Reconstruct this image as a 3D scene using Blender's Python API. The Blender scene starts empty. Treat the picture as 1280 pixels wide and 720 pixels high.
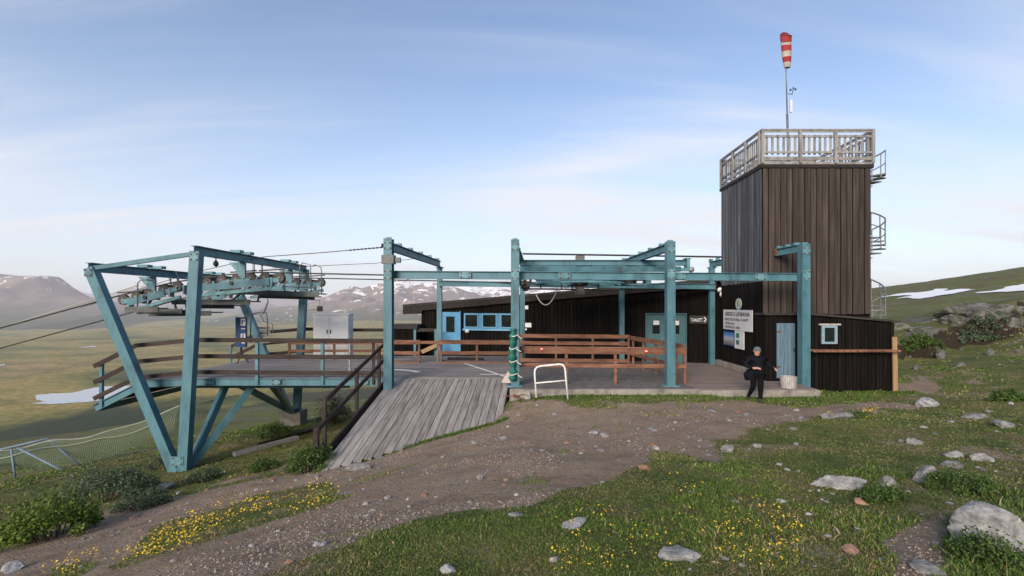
import bpy, bmesh, math, random
import numpy as np
from mathutils import Vector, Matrix
random.seed(7); rng = np.random.default_rng(7)
scene = bpy.context.scene
COL = scene.collection

# ------------------------------------------------------------------ camera
F, XV, YH = 600.0, 655.0, 382.0          # focal length and principal point (photo pixels, 1280 wide)
cam_d = bpy.data.cameras.new('camera'); cam = bpy.data.objects.new('camera', cam_d); COL.objects.link(cam)
cam.location = (0, 0, 0); cam.rotation_euler = (math.pi / 2, 0, 0)
cam_d.sensor_width = 36; cam_d.lens = 36 * F / 1280
cam_d.shift_x = (640 - XV) / 1280; cam_d.shift_y = (YH - 360) / 1280
cam_d.clip_start = 0.1; cam_d.clip_end = 150000
scene.camera = cam

HAZE = 2.7e-5                            # density of the air between here and the mountains
# ------------------------------------------------------------------ sun and sky
SUN_EL, SUN_AZ = math.radians(22), math.radians(-158)   # azimuth measured from +Y towards +X: behind the camera
sdir = Vector((math.sin(SUN_AZ) * math.cos(SUN_EL), math.cos(SUN_AZ) * math.cos(SUN_EL), math.sin(SUN_EL)))
sun_d = bpy.data.lights.new('sun', 'SUN'); sun_d.energy = 1.5; sun_d.angle = math.radians(26); sun_d.color = (1.0, 0.84, 0.68)
sun = bpy.data.objects.new('sun', sun_d); COL.objects.link(sun)
sun.rotation_euler = sdir.to_track_quat('Z', 'Y').to_euler()
world = bpy.data.worlds.new('World'); scene.world = world; world.use_nodes = True
nt = world.node_tree; nt.nodes.clear()
def wn(t, **k):
    n = nt.nodes.new(t)
    for a, b in k.items(): setattr(n, a, b)
    return n
sky = wn('ShaderNodeTexSky', sky_type='NISHITA', sun_disc=False, sun_elevation=SUN_EL, sun_rotation=SUN_AZ,
         altitude=900, air_density=1.0, dust_density=0.12, ozone_density=2.6)
tc = wn('ShaderNodeTexCoord'); sep = wn('ShaderNodeSeparateXYZ'); nt.links.new(tc.outputs['Generated'], sep.inputs[0])
def wm(op, a, b=None):
    n = wn('ShaderNodeMath', operation=op)
    for i, v in enumerate((a, b)):
        if v is None: continue
        if isinstance(v, (int, float)): n.inputs[i].default_value = v
        else: nt.links.new(v, n.inputs[i])
    return n.outputs[0]
zz = wm('ADD', wm('MAXIMUM', sep.outputs[2], 0.0), 0.16)
cx = wm('DIVIDE', sep.outputs[0], zz); cy = wm('DIVIDE', sep.outputs[1], zz)
comb = wn('ShaderNodeCombineXYZ'); nt.links.new(cx, comb.inputs[0]); nt.links.new(cy, comb.inputs[1])
mp = wn('ShaderNodeMapping'); mp.inputs['Rotation'].default_value = (0, 0, math.radians(28)); mp.inputs['Scale'].default_value = (0.24, 1.25, 1)
nt.links.new(comb.outputs[0], mp.inputs[0])
n1 = wn('ShaderNodeTexNoise'); n1.inputs['Scale'].default_value = 1.1; n1.inputs['Detail'].default_value = 9; n1.inputs['Roughness'].default_value = 0.56; n1.inputs['Distortion'].default_value = 0.9
nt.links.new(mp.outputs[0], n1.inputs['Vector'])
n2 = wn('ShaderNodeTexNoise'); n2.inputs['Scale'].default_value = 0.33; n2.inputs['Detail'].default_value = 3
nt.links.new(comb.outputs[0], n2.inputs['Vector'])
r1 = wn('ShaderNodeMapRange', interpolation_type='SMOOTHSTEP'); r1.inputs[1].default_value = 0.36; r1.inputs[2].default_value = 0.80
nt.links.new(n1.outputs['Fac'], r1.inputs[0])
r2 = wn('ShaderNodeMapRange', interpolation_type='SMOOTHSTEP'); r2.inputs[1].default_value = 0.36; r2.inputs[2].default_value = 0.66
nt.links.new(n2.outputs['Fac'], r2.inputs[0])
cl = wm('MULTIPLY', wm('MULTIPLY', r1.outputs[0], wm('ADD', r2.outputs[0], 0.40)), 0.85)
# thin milky veil that thickens towards the horizon (longer path through the cirrus layer)
veil = wm('MULTIPLY', wm('POWER', wm('SUBTRACT', 1.0, wm('MAXIMUM', sep.outputs[2], 0.0)), 4.0), 0.82)
fac = wm('MINIMUM', wm('ADD', cl, veil), 0.95)
mixc = wn('ShaderNodeMix', data_type='RGBA'); nt.links.new(fac, mixc.inputs[0]); nt.links.new(sky.outputs[0], mixc.inputs[6])
mixc.inputs[7].default_value = (4.5, 4.5, 4.75, 1)
bg = wn('ShaderNodeBackground'); bg.inputs[1].default_value = 0.062
nt.links.new(mixc.outputs[2], bg.inputs[0])
wo = wn('ShaderNodeOutputWorld'); nt.links.new(bg.outputs[0], wo.inputs[0])
scene.view_settings.view_transform = 'Standard'; scene.view_settings.look = 'None'
scene.view_settings.exposure = 1.74; scene.view_settings.gamma = 1.0; scene.view_settings.use_curve_mapping = False
scene.cycles.use_denoising = True
scene.cycles.volume_step_rate = 1.0; scene.cycles.max_bounces = 8; scene.cycles.volume_bounces = 1
scene.cycles.transparent_max_bounces = 16

# ------------------------------------------------------------------ helpers
def P(px, py, D): return Vector(((px - XV) / F * D, D, (YH - py) / F * D))
def PX(px, D): return (px - XV) / F * D
def PZ(py, D): return (YH - py) / F * D

MATS = {}
def mat(name, cols, rough=0.6, scale=3.0, stretch=(1, 1, 1), rnd=0.0, metal=0.0, bump=0.0, bscale=30, spec=0.4, detail=5, contrast=(0.3, 0.7), coat=0):
    """principled material, colour from a world-space noise ramp over cols, per-object brightness variation rnd"""
    m = bpy.data.materials.new(name); m.use_nodes = True; MATS[name] = m
    t = m.node_tree; b = t.nodes['Principled BSDF']; L = t.links.new
    g = t.nodes.new('ShaderNodeNewGeometry'); oi = t.nodes.new('ShaderNodeObjectInfo')
    off = t.nodes.new('ShaderNodeVectorMath'); off.operation = 'MULTIPLY_ADD'; off.inputs[1].default_value = (37, 53, 71)
    L(oi.outputs['Random'], off.inputs[0]); L(g.outputs['Position'], off.inputs[2])
    mpn = t.nodes.new('ShaderNodeMapping'); mpn.inputs['Scale'].default_value = stretch; L(off.outputs[0], mpn.inputs[0])
    n = t.nodes.new('ShaderNodeTexNoise'); n.inputs['Scale'].default_value = scale; n.inputs['Detail'].default_value = detail; n.inputs['Roughness'].default_value = 0.65
    L(mpn.outputs[0], n.inputs['Vector'])
    r = t.nodes.new('ShaderNodeValToRGB'); L(n.outputs['Fac'], r.inputs[0])
    e = r.color_ramp.elements
    k = len(cols)
    e[0].position = contrast[0]; e[1].position = contrast[1]
    e[0].color = (*cols[0], 1); e[1].color = (*cols[-1], 1)
    for i in range(1, k - 1):
        q = e.new(contrast[0] + (contrast[1] - contrast[0]) * i / (k - 1)); q.color = (*cols[i], 1)
    out = r.outputs[0]
    if rnd:
        hs = t.nodes.new('ShaderNodeHueSaturation'); mr = t.nodes.new('ShaderNodeMapRange')
        mr.inputs[3].default_value = 1 - rnd; mr.inputs[4].default_value = 1 + rnd
        L(oi.outputs['Random'], mr.inputs[0]); L(mr.outputs[0], hs.inputs['Value']); L(out, hs.inputs['Color']); out = hs.outputs[0]
    L(out, b.inputs['Base Color'])
    b.inputs['Roughness'].default_value = rough; b.inputs['Metallic'].default_value = metal
    b.inputs['Specular IOR Level'].default_value = spec
    if bump:
        n3 = t.nodes.new('ShaderNodeTexNoise'); n3.inputs['Scale'].default_value = bscale; n3.inputs['Detail'].default_value = 4
        L(mpn.outputs[0], n3.inputs['Vector'])
        bp = t.nodes.new('ShaderNodeBump'); bp.inputs['Strength'].default_value = bump; bp.inputs['Distance'].default_value = 0.02
        L(n3.outputs['Fac'], bp.inputs['Height']); L(bp.outputs[0], b.inputs['Normal'])
    return m

teal = mat('teal_paint', [(0.075, 0.055, 0.042), (0.045, 0.108, 0.136), (0.064, 0.165, 0.205), (0.076, 0.186, 0.228), (0.11, 0.225, 0.268)], 0.5, 2.4, (1, 1, 0.4), 0.10, bump=0.12, bscale=9, detail=9, contrast=(0.24, 0.72))
teal2 = mat('teal_paint_worn', [(0.045, 0.09, 0.10), (0.08, 0.20, 0.24), (0.12, 0.26, 0.30)], 0.5, 4, rnd=0.12, contrast=(0.28, 0.6))
steel = mat('galvanised_steel', [(0.13, 0.145, 0.15), (0.26, 0.28, 0.29)], 0.5, 6, metal=0.4, rnd=0.1)
dark_steel = mat('dark_steel', [(0.02, 0.02, 0.02), (0.06, 0.055, 0.05)], 0.55, 8, metal=0.3)
rust = mat('rusty_iron', [(0.05, 0.02, 0.012), (0.16, 0.07, 0.035), (0.09, 0.06, 0.05)], 0.8, 14)
rubber = mat('rubber', [(0.025, 0.022, 0.021), (0.07, 0.06, 0.056)], 0.8, 20)
rope_m = mat('steel_rope', [(0.025, 0.025, 0.025), (0.06, 0.06, 0.055)], 0.6, 30, metal=0.4)
wood_dark = mat('stained_wood', [(0.014, 0.009, 0.008), (0.028, 0.018, 0.0155), (0.046, 0.034, 0.030)], 0.75, 6, (0.25, 1, 1), 0.2, bump=0.2)
wood_orange = mat('red_brown_wood', [(0.075, 0.033, 0.020), (0.17, 0.078, 0.045), (0.24, 0.125, 0.078)], 0.75, 6, (0.25, 1, 1), 0.15, bump=0.2)
wood_grey = mat('weathered_planks', [(0.12, 0.108, 0.100), (0.245, 0.228, 0.213), (0.34, 0.32, 0.30)], 0.85, 3, (4, 0.25, 1), 0.2, bump=0.4, bscale=14)
wood_deck = mat('weathered_deck', [(0.105, 0.094, 0.09), (0.205, 0.187, 0.18), (0.275, 0.255, 0.245)], 0.8, 3, (0.25, 4, 1), 0.22, bump=0.3, bscale=14)
wood_rail = mat('silver_wood', [(0.13, 0.125, 0.12), (0.24, 0.235, 0.23), (0.34, 0.33, 0.32)], 0.8, 5, (1, 1, 0.3), 0.12, bump=0.2)
wood_tan = mat('fresh_timber', [(0.23, 0.145, 0.07), (0.36, 0.24, 0.13)], 0.7, 4, (3, 3, 0.3), 0.1)
wood_white = mat('bleached_wood', [(0.16, 0.15, 0.14), (0.36, 0.345, 0.33), (0.5, 0.48, 0.46)], 0.85, 9, (3, 3, 0.5), 0.05, bump=0.3)
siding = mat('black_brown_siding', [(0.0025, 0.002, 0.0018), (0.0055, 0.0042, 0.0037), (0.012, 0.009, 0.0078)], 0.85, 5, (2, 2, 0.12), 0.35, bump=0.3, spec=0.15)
siding_roof = mat('roof_felt', [(0.02, 0.018, 0.018), (0.045, 0.04, 0.038)], 0.85, 6, rnd=0.1, bump=0.3)
fascia_m = mat('dark_fascia', [(0.012, 0.009, 0.008), (0.026, 0.02, 0.018)], 0.8, 5, (0.2, 1, 1), 0.15)
concrete = mat('concrete', [(0.13, 0.12, 0.105), (0.24, 0.225, 0.2), (0.33, 0.31, 0.28)], 0.9, 3, bump=0.5, bscale=25)
asphalt = mat('asphalt', [(0.075, 0.07, 0.066), (0.135, 0.125, 0.117), (0.20, 0.185, 0.17)], 0.95, 5, bump=0.6, bscale=60)
paver = mat('brown_deck_pavement', [(0.14, 0.108, 0.094), (0.20, 0.16, 0.14), (0.25, 0.205, 0.185)], 0.85, 4, (0.4, 3, 1), 0.1, bump=0.3)
blue_door = mat('blue_paint', [(0.055, 0.20, 0.36), (0.08, 0.27, 0.46)], 0.45, 4)
teal_door = mat('green_teal_door', [(0.028, 0.10, 0.12), (0.045, 0.135, 0.16)], 0.45, 4)
worn_blue = mat('worn_blue_boards', [(0.06, 0.115, 0.165), (0.10, 0.175, 0.24), (0.16, 0.24, 0.29)], 0.7, 5, (5, 5, 0.3))
glass_m = mat('dark_glass', [(0.006, 0.010, 0.009), (0.015, 0.022, 0.02)], 0.06, 2, spec=0.6)
white_m = mat('white_paint', [(0.62, 0.62, 0.62), (0.78, 0.78, 0.78)], 0.5, 5)
white_pipe = mat('white_pipe', [(0.45, 0.44, 0.42), (0.78, 0.78, 0.77)], 0.45, 9, contrast=(0.25, 0.5))
cab_m = mat('cabinet_grey', [(0.56, 0.59, 0.60), (0.64, 0.66, 0.67)], 0.5, 2)
navy = mat('blue_sign', [(0.008, 0.045, 0.13), (0.012, 0.065, 0.19)], 0.4, 4)
black_m = mat('black_paint', [(0.008, 0.008, 0.009), (0.016, 0.016, 0.017)], 0.5, 6)
red_m = mat('red_cloth', [(0.24, 0.018, 0.022), (0.36, 0.03, 0.035)], 0.75, 6)
white_cloth = mat('white_cloth', [(0.33, 0.29, 0.26), (0.46, 0.42, 0.38)], 0.8, 6)
red_plastic = mat('red_reflector', [(0.5, 0.03, 0.02), (0.62, 0.05, 0.03)], 0.3, 4)
green_net = mat('green_netting', [(0.004, 0.06, 0.045), (0.010, 0.135, 0.10), (0.025, 0.18, 0.135)], 0.7, 14, rnd=0.1)
net_m = mat('pale_net', [(0.16, 0.22, 0.15), (0.24, 0.30, 0.2)], 0.7, 5)
net_rope = mat('pale_rope', [(0.40, 0.42, 0.32), (0.55, 0.56, 0.44)], 0.7, 5)
pipe_blue = mat('grey_blue_pipe', [(0.10, 0.16, 0.22), (0.17, 0.25, 0.31)], 0.5, 5)
yellow_m = mat('yellow_paint', [(0.6, 0.38, 0.05), (0.7, 0.5, 0.1)], 0.6, 5)

def shingle_front(name, stops, rnd):
    """tower boards: tones from stops, streaked upright by noise"""
    m = mat(name, stops, 0.75, 3, (4, 4, 0.14), rnd, bump=0.35, bscale=12)
    return m
tower_m = shingle_front('tower_boards', [(0.017, 0.0125, 0.0105), (0.040, 0.030, 0.025), (0.080, 0.063, 0.053)], 0.3)
tower_l_skylit = shingle_front('tower_side_boards_skylit', [(0.026, 0.028, 0.032), (0.062, 0.066, 0.074), (0.15, 0.155, 0.165)], 0.35)  # same boards, with the sky's cool light on this face painted into the colour

class MB:
    def __init__(s): s.v = []; s.f = []
    def add(s, vs, fs):
        o = len(s.v); s.v += [tuple(x) for x in vs]; s.f += [tuple(o + i for i in f) for f in fs]; return s
    def obox(s, c, a, b, d):
        c, a, b, d = map(Vector, (c, a, b, d)); vs = []
        for k in (-1, 1):
            for j in (-1, 1):
                for i in (-1, 1): vs.append(c + a * i + b * j + d * k)
        return s.add(vs, [(0, 2, 3, 1), (4, 5, 7, 6), (0, 1, 5, 4), (2, 6, 7, 3), (0, 4, 6, 2), (1, 3, 7, 5)])
    def box(s, x0, x1, y0, y1, z0, z1):
        return s.obox(((x0 + x1) / 2, (y0 + y1) / 2, (z0 + z1) / 2), ((x1 - x0) / 2, 0, 0), (0, (y1 - y0) / 2, 0), (0, 0, (z1 - z0) / 2))
    def bar(s, p0, p1, w, h, up=(0, 0, 1), off=(0, 0)):
        """box from p0 to p1, w across, h along up"""
        p0, p1 = Vector(p0), Vector(p1); d = (p1 - p0); u = Vector(up)
        side = d.cross(u)
        if side.length < 1e-6: side = d.cross(Vector((0, 1, 0)))
        side.normalize(); u = side.cross(d).normalized()
        c = (p0 + p1) / 2 + side * off[0] + u * off[1]
        return s.obox(c, d / 2, side * w / 2, u * h / 2)
    def ibeam(s, p0, p1, w, h, t=0.02, tw=0.014, up=(0, 0, 1)):
        s.bar(p0, p1, w, t, up, (0, h / 2 - t / 2)); s.bar(p0, p1, w, t, up, (0, -h / 2 + t / 2))
        return s.bar(p0, p1, tw, h - 2 * t, up)
    def tube(s, pts, r, n=8, closed=False):
        pts = [Vector(p) for p in pts]; m = len(pts); rings = []
        rr = r if isinstance(r, (list, tuple)) else [r] * m
        ref = None
        for i, p in enumerate(pts):
            a = pts[(i - 1) % m] if (i > 0 or closed) else p; b = pts[(i + 1) % m] if (i < m - 1 or closed) else p
            d = (b - a); d = d.normalized() if d.length > 1e-9 else Vector((0, 0, 1))
            if ref is None:
                ref = d.orthogonal().normalized()
            ref = (ref - d * ref.dot(d)); ref = ref.normalized() if ref.length > 1e-6 else d.orthogonal().normalized()
            q = d.cross(ref)
            rings.append([p + (ref * math.cos(2 * math.pi * k / n) + q * math.sin(2 * math.pi * k / n)) * rr[i] for k in range(n)])
        vs = [v for r_ in rings for v in r_]; fs = []
        for i in range(m if closed else m - 1):
            j = (i + 1) % m
            for k in range(n): fs.append((i * n + k, i * n + (k + 1) % n, j * n + (k + 1) % n, j * n + k))
        if not closed: fs += [tuple(range(n - 1, -1, -1)), tuple((m - 1) * n + k for k in range(n))]
        return s.add(vs, fs)
    def lathe(s, c, axis, prof, n=16):
        """prof: list of (radius, offset along axis)"""
        axis = Vector(axis).normalized(); a = axis.orthogonal().normalized(); b = axis.cross(a); c = Vector(c)
        vs = [c + axis * h + (a * math.cos(2 * math.pi * k / n) + b * math.sin(2 * math.pi * k / n)) * r for r, h in prof for k in range(n)]
        fs = [(i * n + k, i * n + (k + 1) % n, (i + 1) * n + (k + 1) % n, (i + 1) * n + k) for i in range(len(prof) - 1) for k in range(n)]
        fs += [tuple(range(n - 1, -1, -1)), tuple((len(prof) - 1) * n + k for k in range(n))]
        return s.add(vs, fs)
    def prism(s, poly, ext):
        """poly: list of 3D points, extruded by ext"""
        n = len(poly); ext = Vector(ext); vs = [Vector(p) for p in poly] + [Vector(p) + ext for p in poly]
        return s.add(vs, [tuple(range(n)), tuple(range(2 * n - 1, n - 1, -1))] + [(i, i + n, (i + 1) % n + n, (i + 1) % n) for i in range(n)])
    def build(s, name, m, parent=None, smooth=False):
        base = parent_loc(parent) if parent else Vector((0, 0, 0))
        me = bpy.data.meshes.new(name)
        me.from_pydata([tuple(Vector(v) - base) for v in s.v], [], s.f)
        bm = bmesh.new(); bm.from_mesh(me); bmesh.ops.recalc_face_normals(bm, faces=bm.faces); bm.to_mesh(me); bm.free()
        o = bpy.data.objects.new(name, me); COL.objects.link(o); me.materials.append(m)
        if smooth:
            for p in me.polygons: p.use_smooth = True
        if parent: o.parent = parent
        return o
def parent_loc(o):
    l = Vector((0, 0, 0))
    while o is not None: l += o.location; o = o.parent
    return l
def tag(o, label=None, cat=None, group=None, kind=None):
    for k, v in (('label', label), ('category', cat), ('group', group), ('kind', kind)):
        if v: o[k] = v
    return o
def thing(name, loc, label, cat, group=None):
    o = bpy.data.objects.new(name, None); COL.objects.link(o); o.location = Vector(loc); o.empty_display_size = 0.2
    return tag(o, label, cat, group)
def copy_tree(o, parent=None):
    c = o.copy(); COL.objects.link(c); c.parent = parent
    for ch in o.children: copy_tree(ch, c)
    return c
def one(name, mb, m, label, cat, group=None, smooth=False, loc=None):
    """a thing of one mesh whose origin sits at its base"""
    vs = [Vector(v) for v in mb.v]
    base = Vector(loc) if loc else Vector((sum(v.x for v in vs) / len(vs), sum(v.y for v in vs) / len(vs), min(v.z for v in vs)))
    mb.v = [tuple(v - base) for v in vs]
    o = mb.build(name, m, None, smooth); o.location = base
    return tag(o, label, cat, group)
# a plank-like piece: one shared chamfered unit mesh, placed by its own matrix
def unit_mesh():
    me = bpy.data.meshes.new('plank_unit'); bm = bmesh.new(); bmesh.ops.create_cube(bm, size=1.0); bm.to_mesh(me); bm.free(); return me
UNITS = {}
def stick(name, parent, p0, p1, w, h, m, up=(0, 0, 1), off=(0, 0)):
    p0, p1 = Vector(p0), Vector(p1); d = p1 - p0; u = Vector(up); side = d.cross(u)
    if side.length < 1e-6: side = d.cross(Vector((0, 1, 0)))
    side.normalize(); u = side.cross(d).normalized(); c = (p0 + p1) / 2 + side * off[0] + u * off[1]
    if m.name not in UNITS:
        UNITS[m.name] = unit_mesh(); UNITS[m.name].materials.append(m)
    o = bpy.data.objects.new(name, UNITS[m.name]); COL.objects.link(o)
    M = Matrix((d, side * w, u * h)).transposed().to_4x4(); M.translation = c - (parent_loc(parent) if parent else Vector((0, 0, 0)))
    o.matrix_basis = M
    if parent: o.parent = parent
    return o
FONT_CACHE = {}
def text_part(name, txt, origin, ux, uz, height, m, parent, extr=0.004, width=None):
    """raised lettering: origin lower left, ux along the line, uz up (unit vectors)"""
    cu = bpy.data.curves.new(name, 'FONT'); cu.body = txt; cu.size = 1; cu.extrude = 0.0; cu.offset = 0.018; cu.resolution_u = 2
    t = bpy.data.objects.new(name, cu); COL.objects.link(t)
    me = bpy.data.meshes.new_from_object(t.evaluated_get(bpy.context.evaluated_depsgraph_get())); bpy.data.objects.remove(t)
    xs = [v.co.x for v in me.vertices]; ys = [v.co.y for v in me.vertices]
    sc = height / 0.72; sx = sc if width is None else width / (max(xs) - min(xs))
    ux, uz = Vector(ux).normalized(), Vector(uz).normalized(); nrm = ux.cross(uz)
    base = parent_loc(parent)
    for v in me.vertices:
        v.co = Vector(origin) + ux * ((v.co.x - min(xs)) * sx) + uz * (v.co.y * sc) + nrm * 0.003 - base
    me.materials.clear(); me.materials.append(m)
    o = bpy.data.objects.new(name, me); COL.objects.link(o); o.parent = parent
    return o

# ------------------------------------------------------------------ noise and height functions
PERM = rng.random((256, 256))
def vnoise(x, y):
    xi = np.floor(x).astype(int); yi = np.floor(y).astype(int); fx = x - xi; fy = y - yi
    fx = fx * fx * (3 - 2 * fx); fy = fy * fy * (3 - 2 * fy)
    a = PERM[xi % 256, yi % 256]; b = PERM[(xi + 1) % 256, yi % 256]; c = PERM[xi % 256, (yi + 1) % 256]; d = PERM[(xi + 1) % 256, (yi + 1) % 256]
    return (a * (1 - fx) + b * fx) * (1 - fy) + (c * (1 - fx) + d * fx) * fy * 1.0 - 0.5
def fbm(x, y, o=4, g=0.5):
    t = 0; a = 1.0
    for i in range(o):
        t = t + a * vnoise(x * 2 ** i + 17.3 * i, y * 2 ** i + 9.1 * i); a *= g
    return t
CTRL = np.array([
 (0, 0, -1.62), (0, -10, -0.6), (12, -10, -0.2), (-12, -10, -2.4), (0, 3.4, -1.93), (1.78, 3.5, -1.98), (-3, 2, -1.95), (4, 1, -1.65),
 (-0.1, 5.5, -2.36), (-0.26, 10.4, -3.1), (-2.3, 8.8, -3.16), (-4.85, 11.4, -3.87), (-0.66, 13.6, -3.34), (-2.8, 12.4, -3.62), (-0.4, 15.2, -2.98), (1.0, 14.7, -2.90), (3, 15.2, -2.86), (6, 15.2, -2.86),
 (7.25, 14.6, -2.94), (9.5, 15.9, -2.92), (12.7, 16.2, -2.95), (-11.6, 16.2, -5.62), (-11.6, 24.3, -6.1), (-6, 17, -4.9), (-3, 20, -4.6), (-6, 24, -5.2),
 (-8.2, 7.5, -3.98), (-5, 5, -2.95), (-10.9, 10, -4.63), (-16.9, 15.5, -5.9), (-8, 13, -4.75), (-14, 8, -4.9),
 (-30, 30, -9.5), (-20, 40, -10), (-45, 40, -14), (-40, 60, -17.5), (-20, 65, -15), (0, 30, -5.2), (0, 45, -8), (10, 32, -4.2), (15, 25, -2.75), (-30, 10, -8.5), (-50, 20, -13),
 (4, 19, -3.1), (4, 23, -3.2), (9, 20, -3.1), (11, 19, -3.0), (0, 20, -3.6), (13.5, 18, -2.9),
 (16, 16, -2.8), (17.5, 21.5, -2.55), (19.5, 22, -2.3), (20.6, 25, -1.75), (26, 25, -0.55), (23, 21, -1.9), (18.75, 18, -2.2), (14.06, 13.5, -2.66), (8.85, 8.5, -2.52), (5.4, 5.2, -2.22),
 (4.3, 8.75, -2.6), (35, 32, -0.7), (45, 45, -1.2), (60, 60, -1.2), (30, 45, -2.0), (30, 60, -3.5), (50, 25, 0.5), (20, 0, -0.8), (20, -20, 1.8), (40, 8, 1.0), (-25, -10, -4.2), (-40, 0, -9.5), (0, -30, 3.5), (40, -30, 7), (-40, -30, -2.5)], float)
def _tps_k(d2): return np.where(d2 > 1e-12, d2 * np.log(np.maximum(d2, 1e-12)), 0.0)
def _tps_fit():
    n = len(CTRL); X = CTRL[:, :2]; K = _tps_k(((X[:, None] - X[None]) ** 2).sum(-1)) + np.eye(n) * 2.0
    Pm = np.hstack([np.ones((n, 1)), X]); A = np.block([[K, Pm], [Pm.T, np.zeros((3, 3))]])
    return np.linalg.solve(A, np.concatenate([CTRL[:, 2], np.zeros(3)]))
TPSW = _tps_fit()
def tps(x, y):
    out = TPSW[-3] + TPSW[-2] * x + TPSW[-1] * y
    for i in range(len(CTRL)): out = out + TPSW[i] * _tps_k((x - CTRL[i, 0]) ** 2 + (y - CTRL[i, 1]) ** 2)
    return out
AZ = np.radians([-180, -150, -125, -105, -85, -72, -50, -20, 0, 12, 20, 27, 32, 36, 40, 46, 60, 75, 110, 150, 180])
TE = np.array([0.10, 0.09, 0.06, 0.0, -0.18, -0.34, -0.34, -0.34, -0.34, -0.3, -0.16, -0.05, 0.008, 0.029, 0.036, 0.054, 0.075, 0.09, 0.10, 0.10, 0.10])
BASE = np.array([0.05, 0.0, -0.05, -0.15, -0.19, -0.19, -0.185, -0.18, -0.17, -0.13, -0.07, -0.03, -0.018, -0.012, -0.008, -0.003, 0.02, 0.04, 0.06, 0.06, 0.05])
def sstep(a, b, x):
    t = np.clip((x - a) / (b - a), 0, 1); return t * t * (3 - 2 * t)
def hfar(x, y):
    r = np.hypot(x, y); th = np.arctan2(x, y)
    te = np.interp(th, AZ, TE); tb = np.interp(th, AZ, BASE)
    s = sstep(130, 430, r) * (te >= -0.02) + sstep(110, 1000, r) * (te < -0.02)
    rr = np.minimum(r, 1000 + (r - 1000) * 0.15)
    z = -1.2 + (tb * (1 - s) + te * s) * np.where(te > 0, rr, r)
    z = z + fbm(x / 60, y / 60, 4) * np.clip(r / 60, 0, 3) * 1.1 + fbm(x / 260, y / 260, 3) * np.clip(r / 100 - 1.5, 0, 10)
    return np.maximum(z, -520 + fbm(x / 300, y / 300, 3) * 8)
def h(x, y):
    x = np.asarray(x, float); y = np.asarray(y, float); r = np.hypot(x, y)
    w = sstep(32, 75, r)
    near = tps(np.clip(x, -60, 60), np.clip(y, -40, 70))
    built = sstep(0.2, 2.2, np.maximum(np.maximum(-5.2 - x, x - 13.2), np.maximum(15.2 - y, y - 27)))
    amp = sstep(1.5, 5, r) * (0.25 + 0.75 * built)
    near = near + amp * (fbm(x / 5.5, y / 5.5, 3) * 0.20 + fbm(x / 1.1 + 5, y / 1.1, 3) * 0.055 + np.maximum(fbm(x / 2.3 + 40, y / 2.3, 2), 0) * 0.10)
    rough = sstep(17, 26, x) * sstep(16, 24, y)
    near = near + rough * (fbm(x / 4 + 3, y / 4 + 8, 4) * 0.9)
    bank = sstep(14.5, 18, x) * 0.6 * sstep(0, 0.8, (y - 0.22 * (x - 16)) - 21.2 + fbm(x / 3 + 11, y / 3, 3) * 1.8)   # cut earth bank behind the shed
    near = near + bank
    return near * (1 - w) + hfar(x, y) * w
def hz(x, y): return float(h(np.array([x]), np.array([y]))[0])
def hit(px, py, dmax=1500):
    """where the sight line through a photo pixel meets the ground"""
    D = 1.5 * (dmax / 1.5) ** (np.linspace(0, 1, 1400)); X = (px - XV) / F * D; Z = (YH - py) / F * D
    b = Z < h(X, D); i = int(np.argmax(b)) if b.any() else len(D) - 1
    return Vector((X[i], D[i], float(h(X[i:i + 1], D[i:i + 1])[0])))
def inpoly(px, py, poly):
    c = np.zeros(px.shape, bool); n = len(poly)
    for i in range(n):
        x1, y1 = poly[i]; x2, y2 = poly[(i + 1) % n]
        cond = (y1 > py) != (y2 > py)
        c ^= cond & (px < (x2 - x1) * (py - y1) / ((y2 - y1) or 1e-9) + x1)
    return c
PATHS = [[(645, 497), (760, 504), (900, 502), (1010, 504), (1110, 506), (1160, 509), (1090, 517), (1010, 522), (955, 530), (930, 545), (890, 552), (850, 548), (810, 572), (785, 590), (760, 604), (700, 612), (660, 632), (560, 640), (480, 658), (400, 690), (330, 716), (300, 760), (-200, 790), (-200, 740), (0, 692), (90, 652), (200, 622), (330, 594), (405, 584), (630, 526)],
         [(760, 500), (860, 540), (905, 585), (850, 575), (800, 560)], [(1150, 650), (1180, 632), (1196, 660), (1190, 700), (1160, 730), (1110, 728), (1120, 700), (1100, 680)],
         [(1130, 470), (1180, 480), (1160, 500), (1120, 490)]]
ISLAND = [(120, 712), (150, 690), (210, 655), (300, 622), (390, 606), (450, 618), (400, 640), (300, 664), (200, 700), (150, 716)]
ISLAND2 = [(40, 730), (70, 708), (100, 705), (90, 730)]
def pathmask(x, y):
    z = h(x, y); y_ = np.maximum(y, 0.3)
    jx = fbm(x / 1.3, y / 1.3, 4) * 34; jy = fbm(x / 1.3 + 70, y / 1.3, 4) * 15
    px = XV + F * x / y_ + jx; py = YH - F * z / y_ + jy
    m = np.zeros(x.shape, bool)
    for p in PATHS: m |= inpoly(px, py, p)
    m &= ~inpoly(px, py, ISLAND); m &= ~inpoly(px, py, ISLAND2)
    return m & (y > 1)
def pathsoft(x, y):
    """share of trodden ground around a point"""
    s = np.minimum(0.03 * np.hypot(x, y), 0.6); t_ = 0
    for k in range(8): t_ = t_ + pathmask(x + s * math.cos(k * 2.4) * (0.35 + 0.09 * k), y + s * math.sin(k * 2.4) * (0.35 + 0.09 * k)).astype(float)
    return t_ / 8
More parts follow.
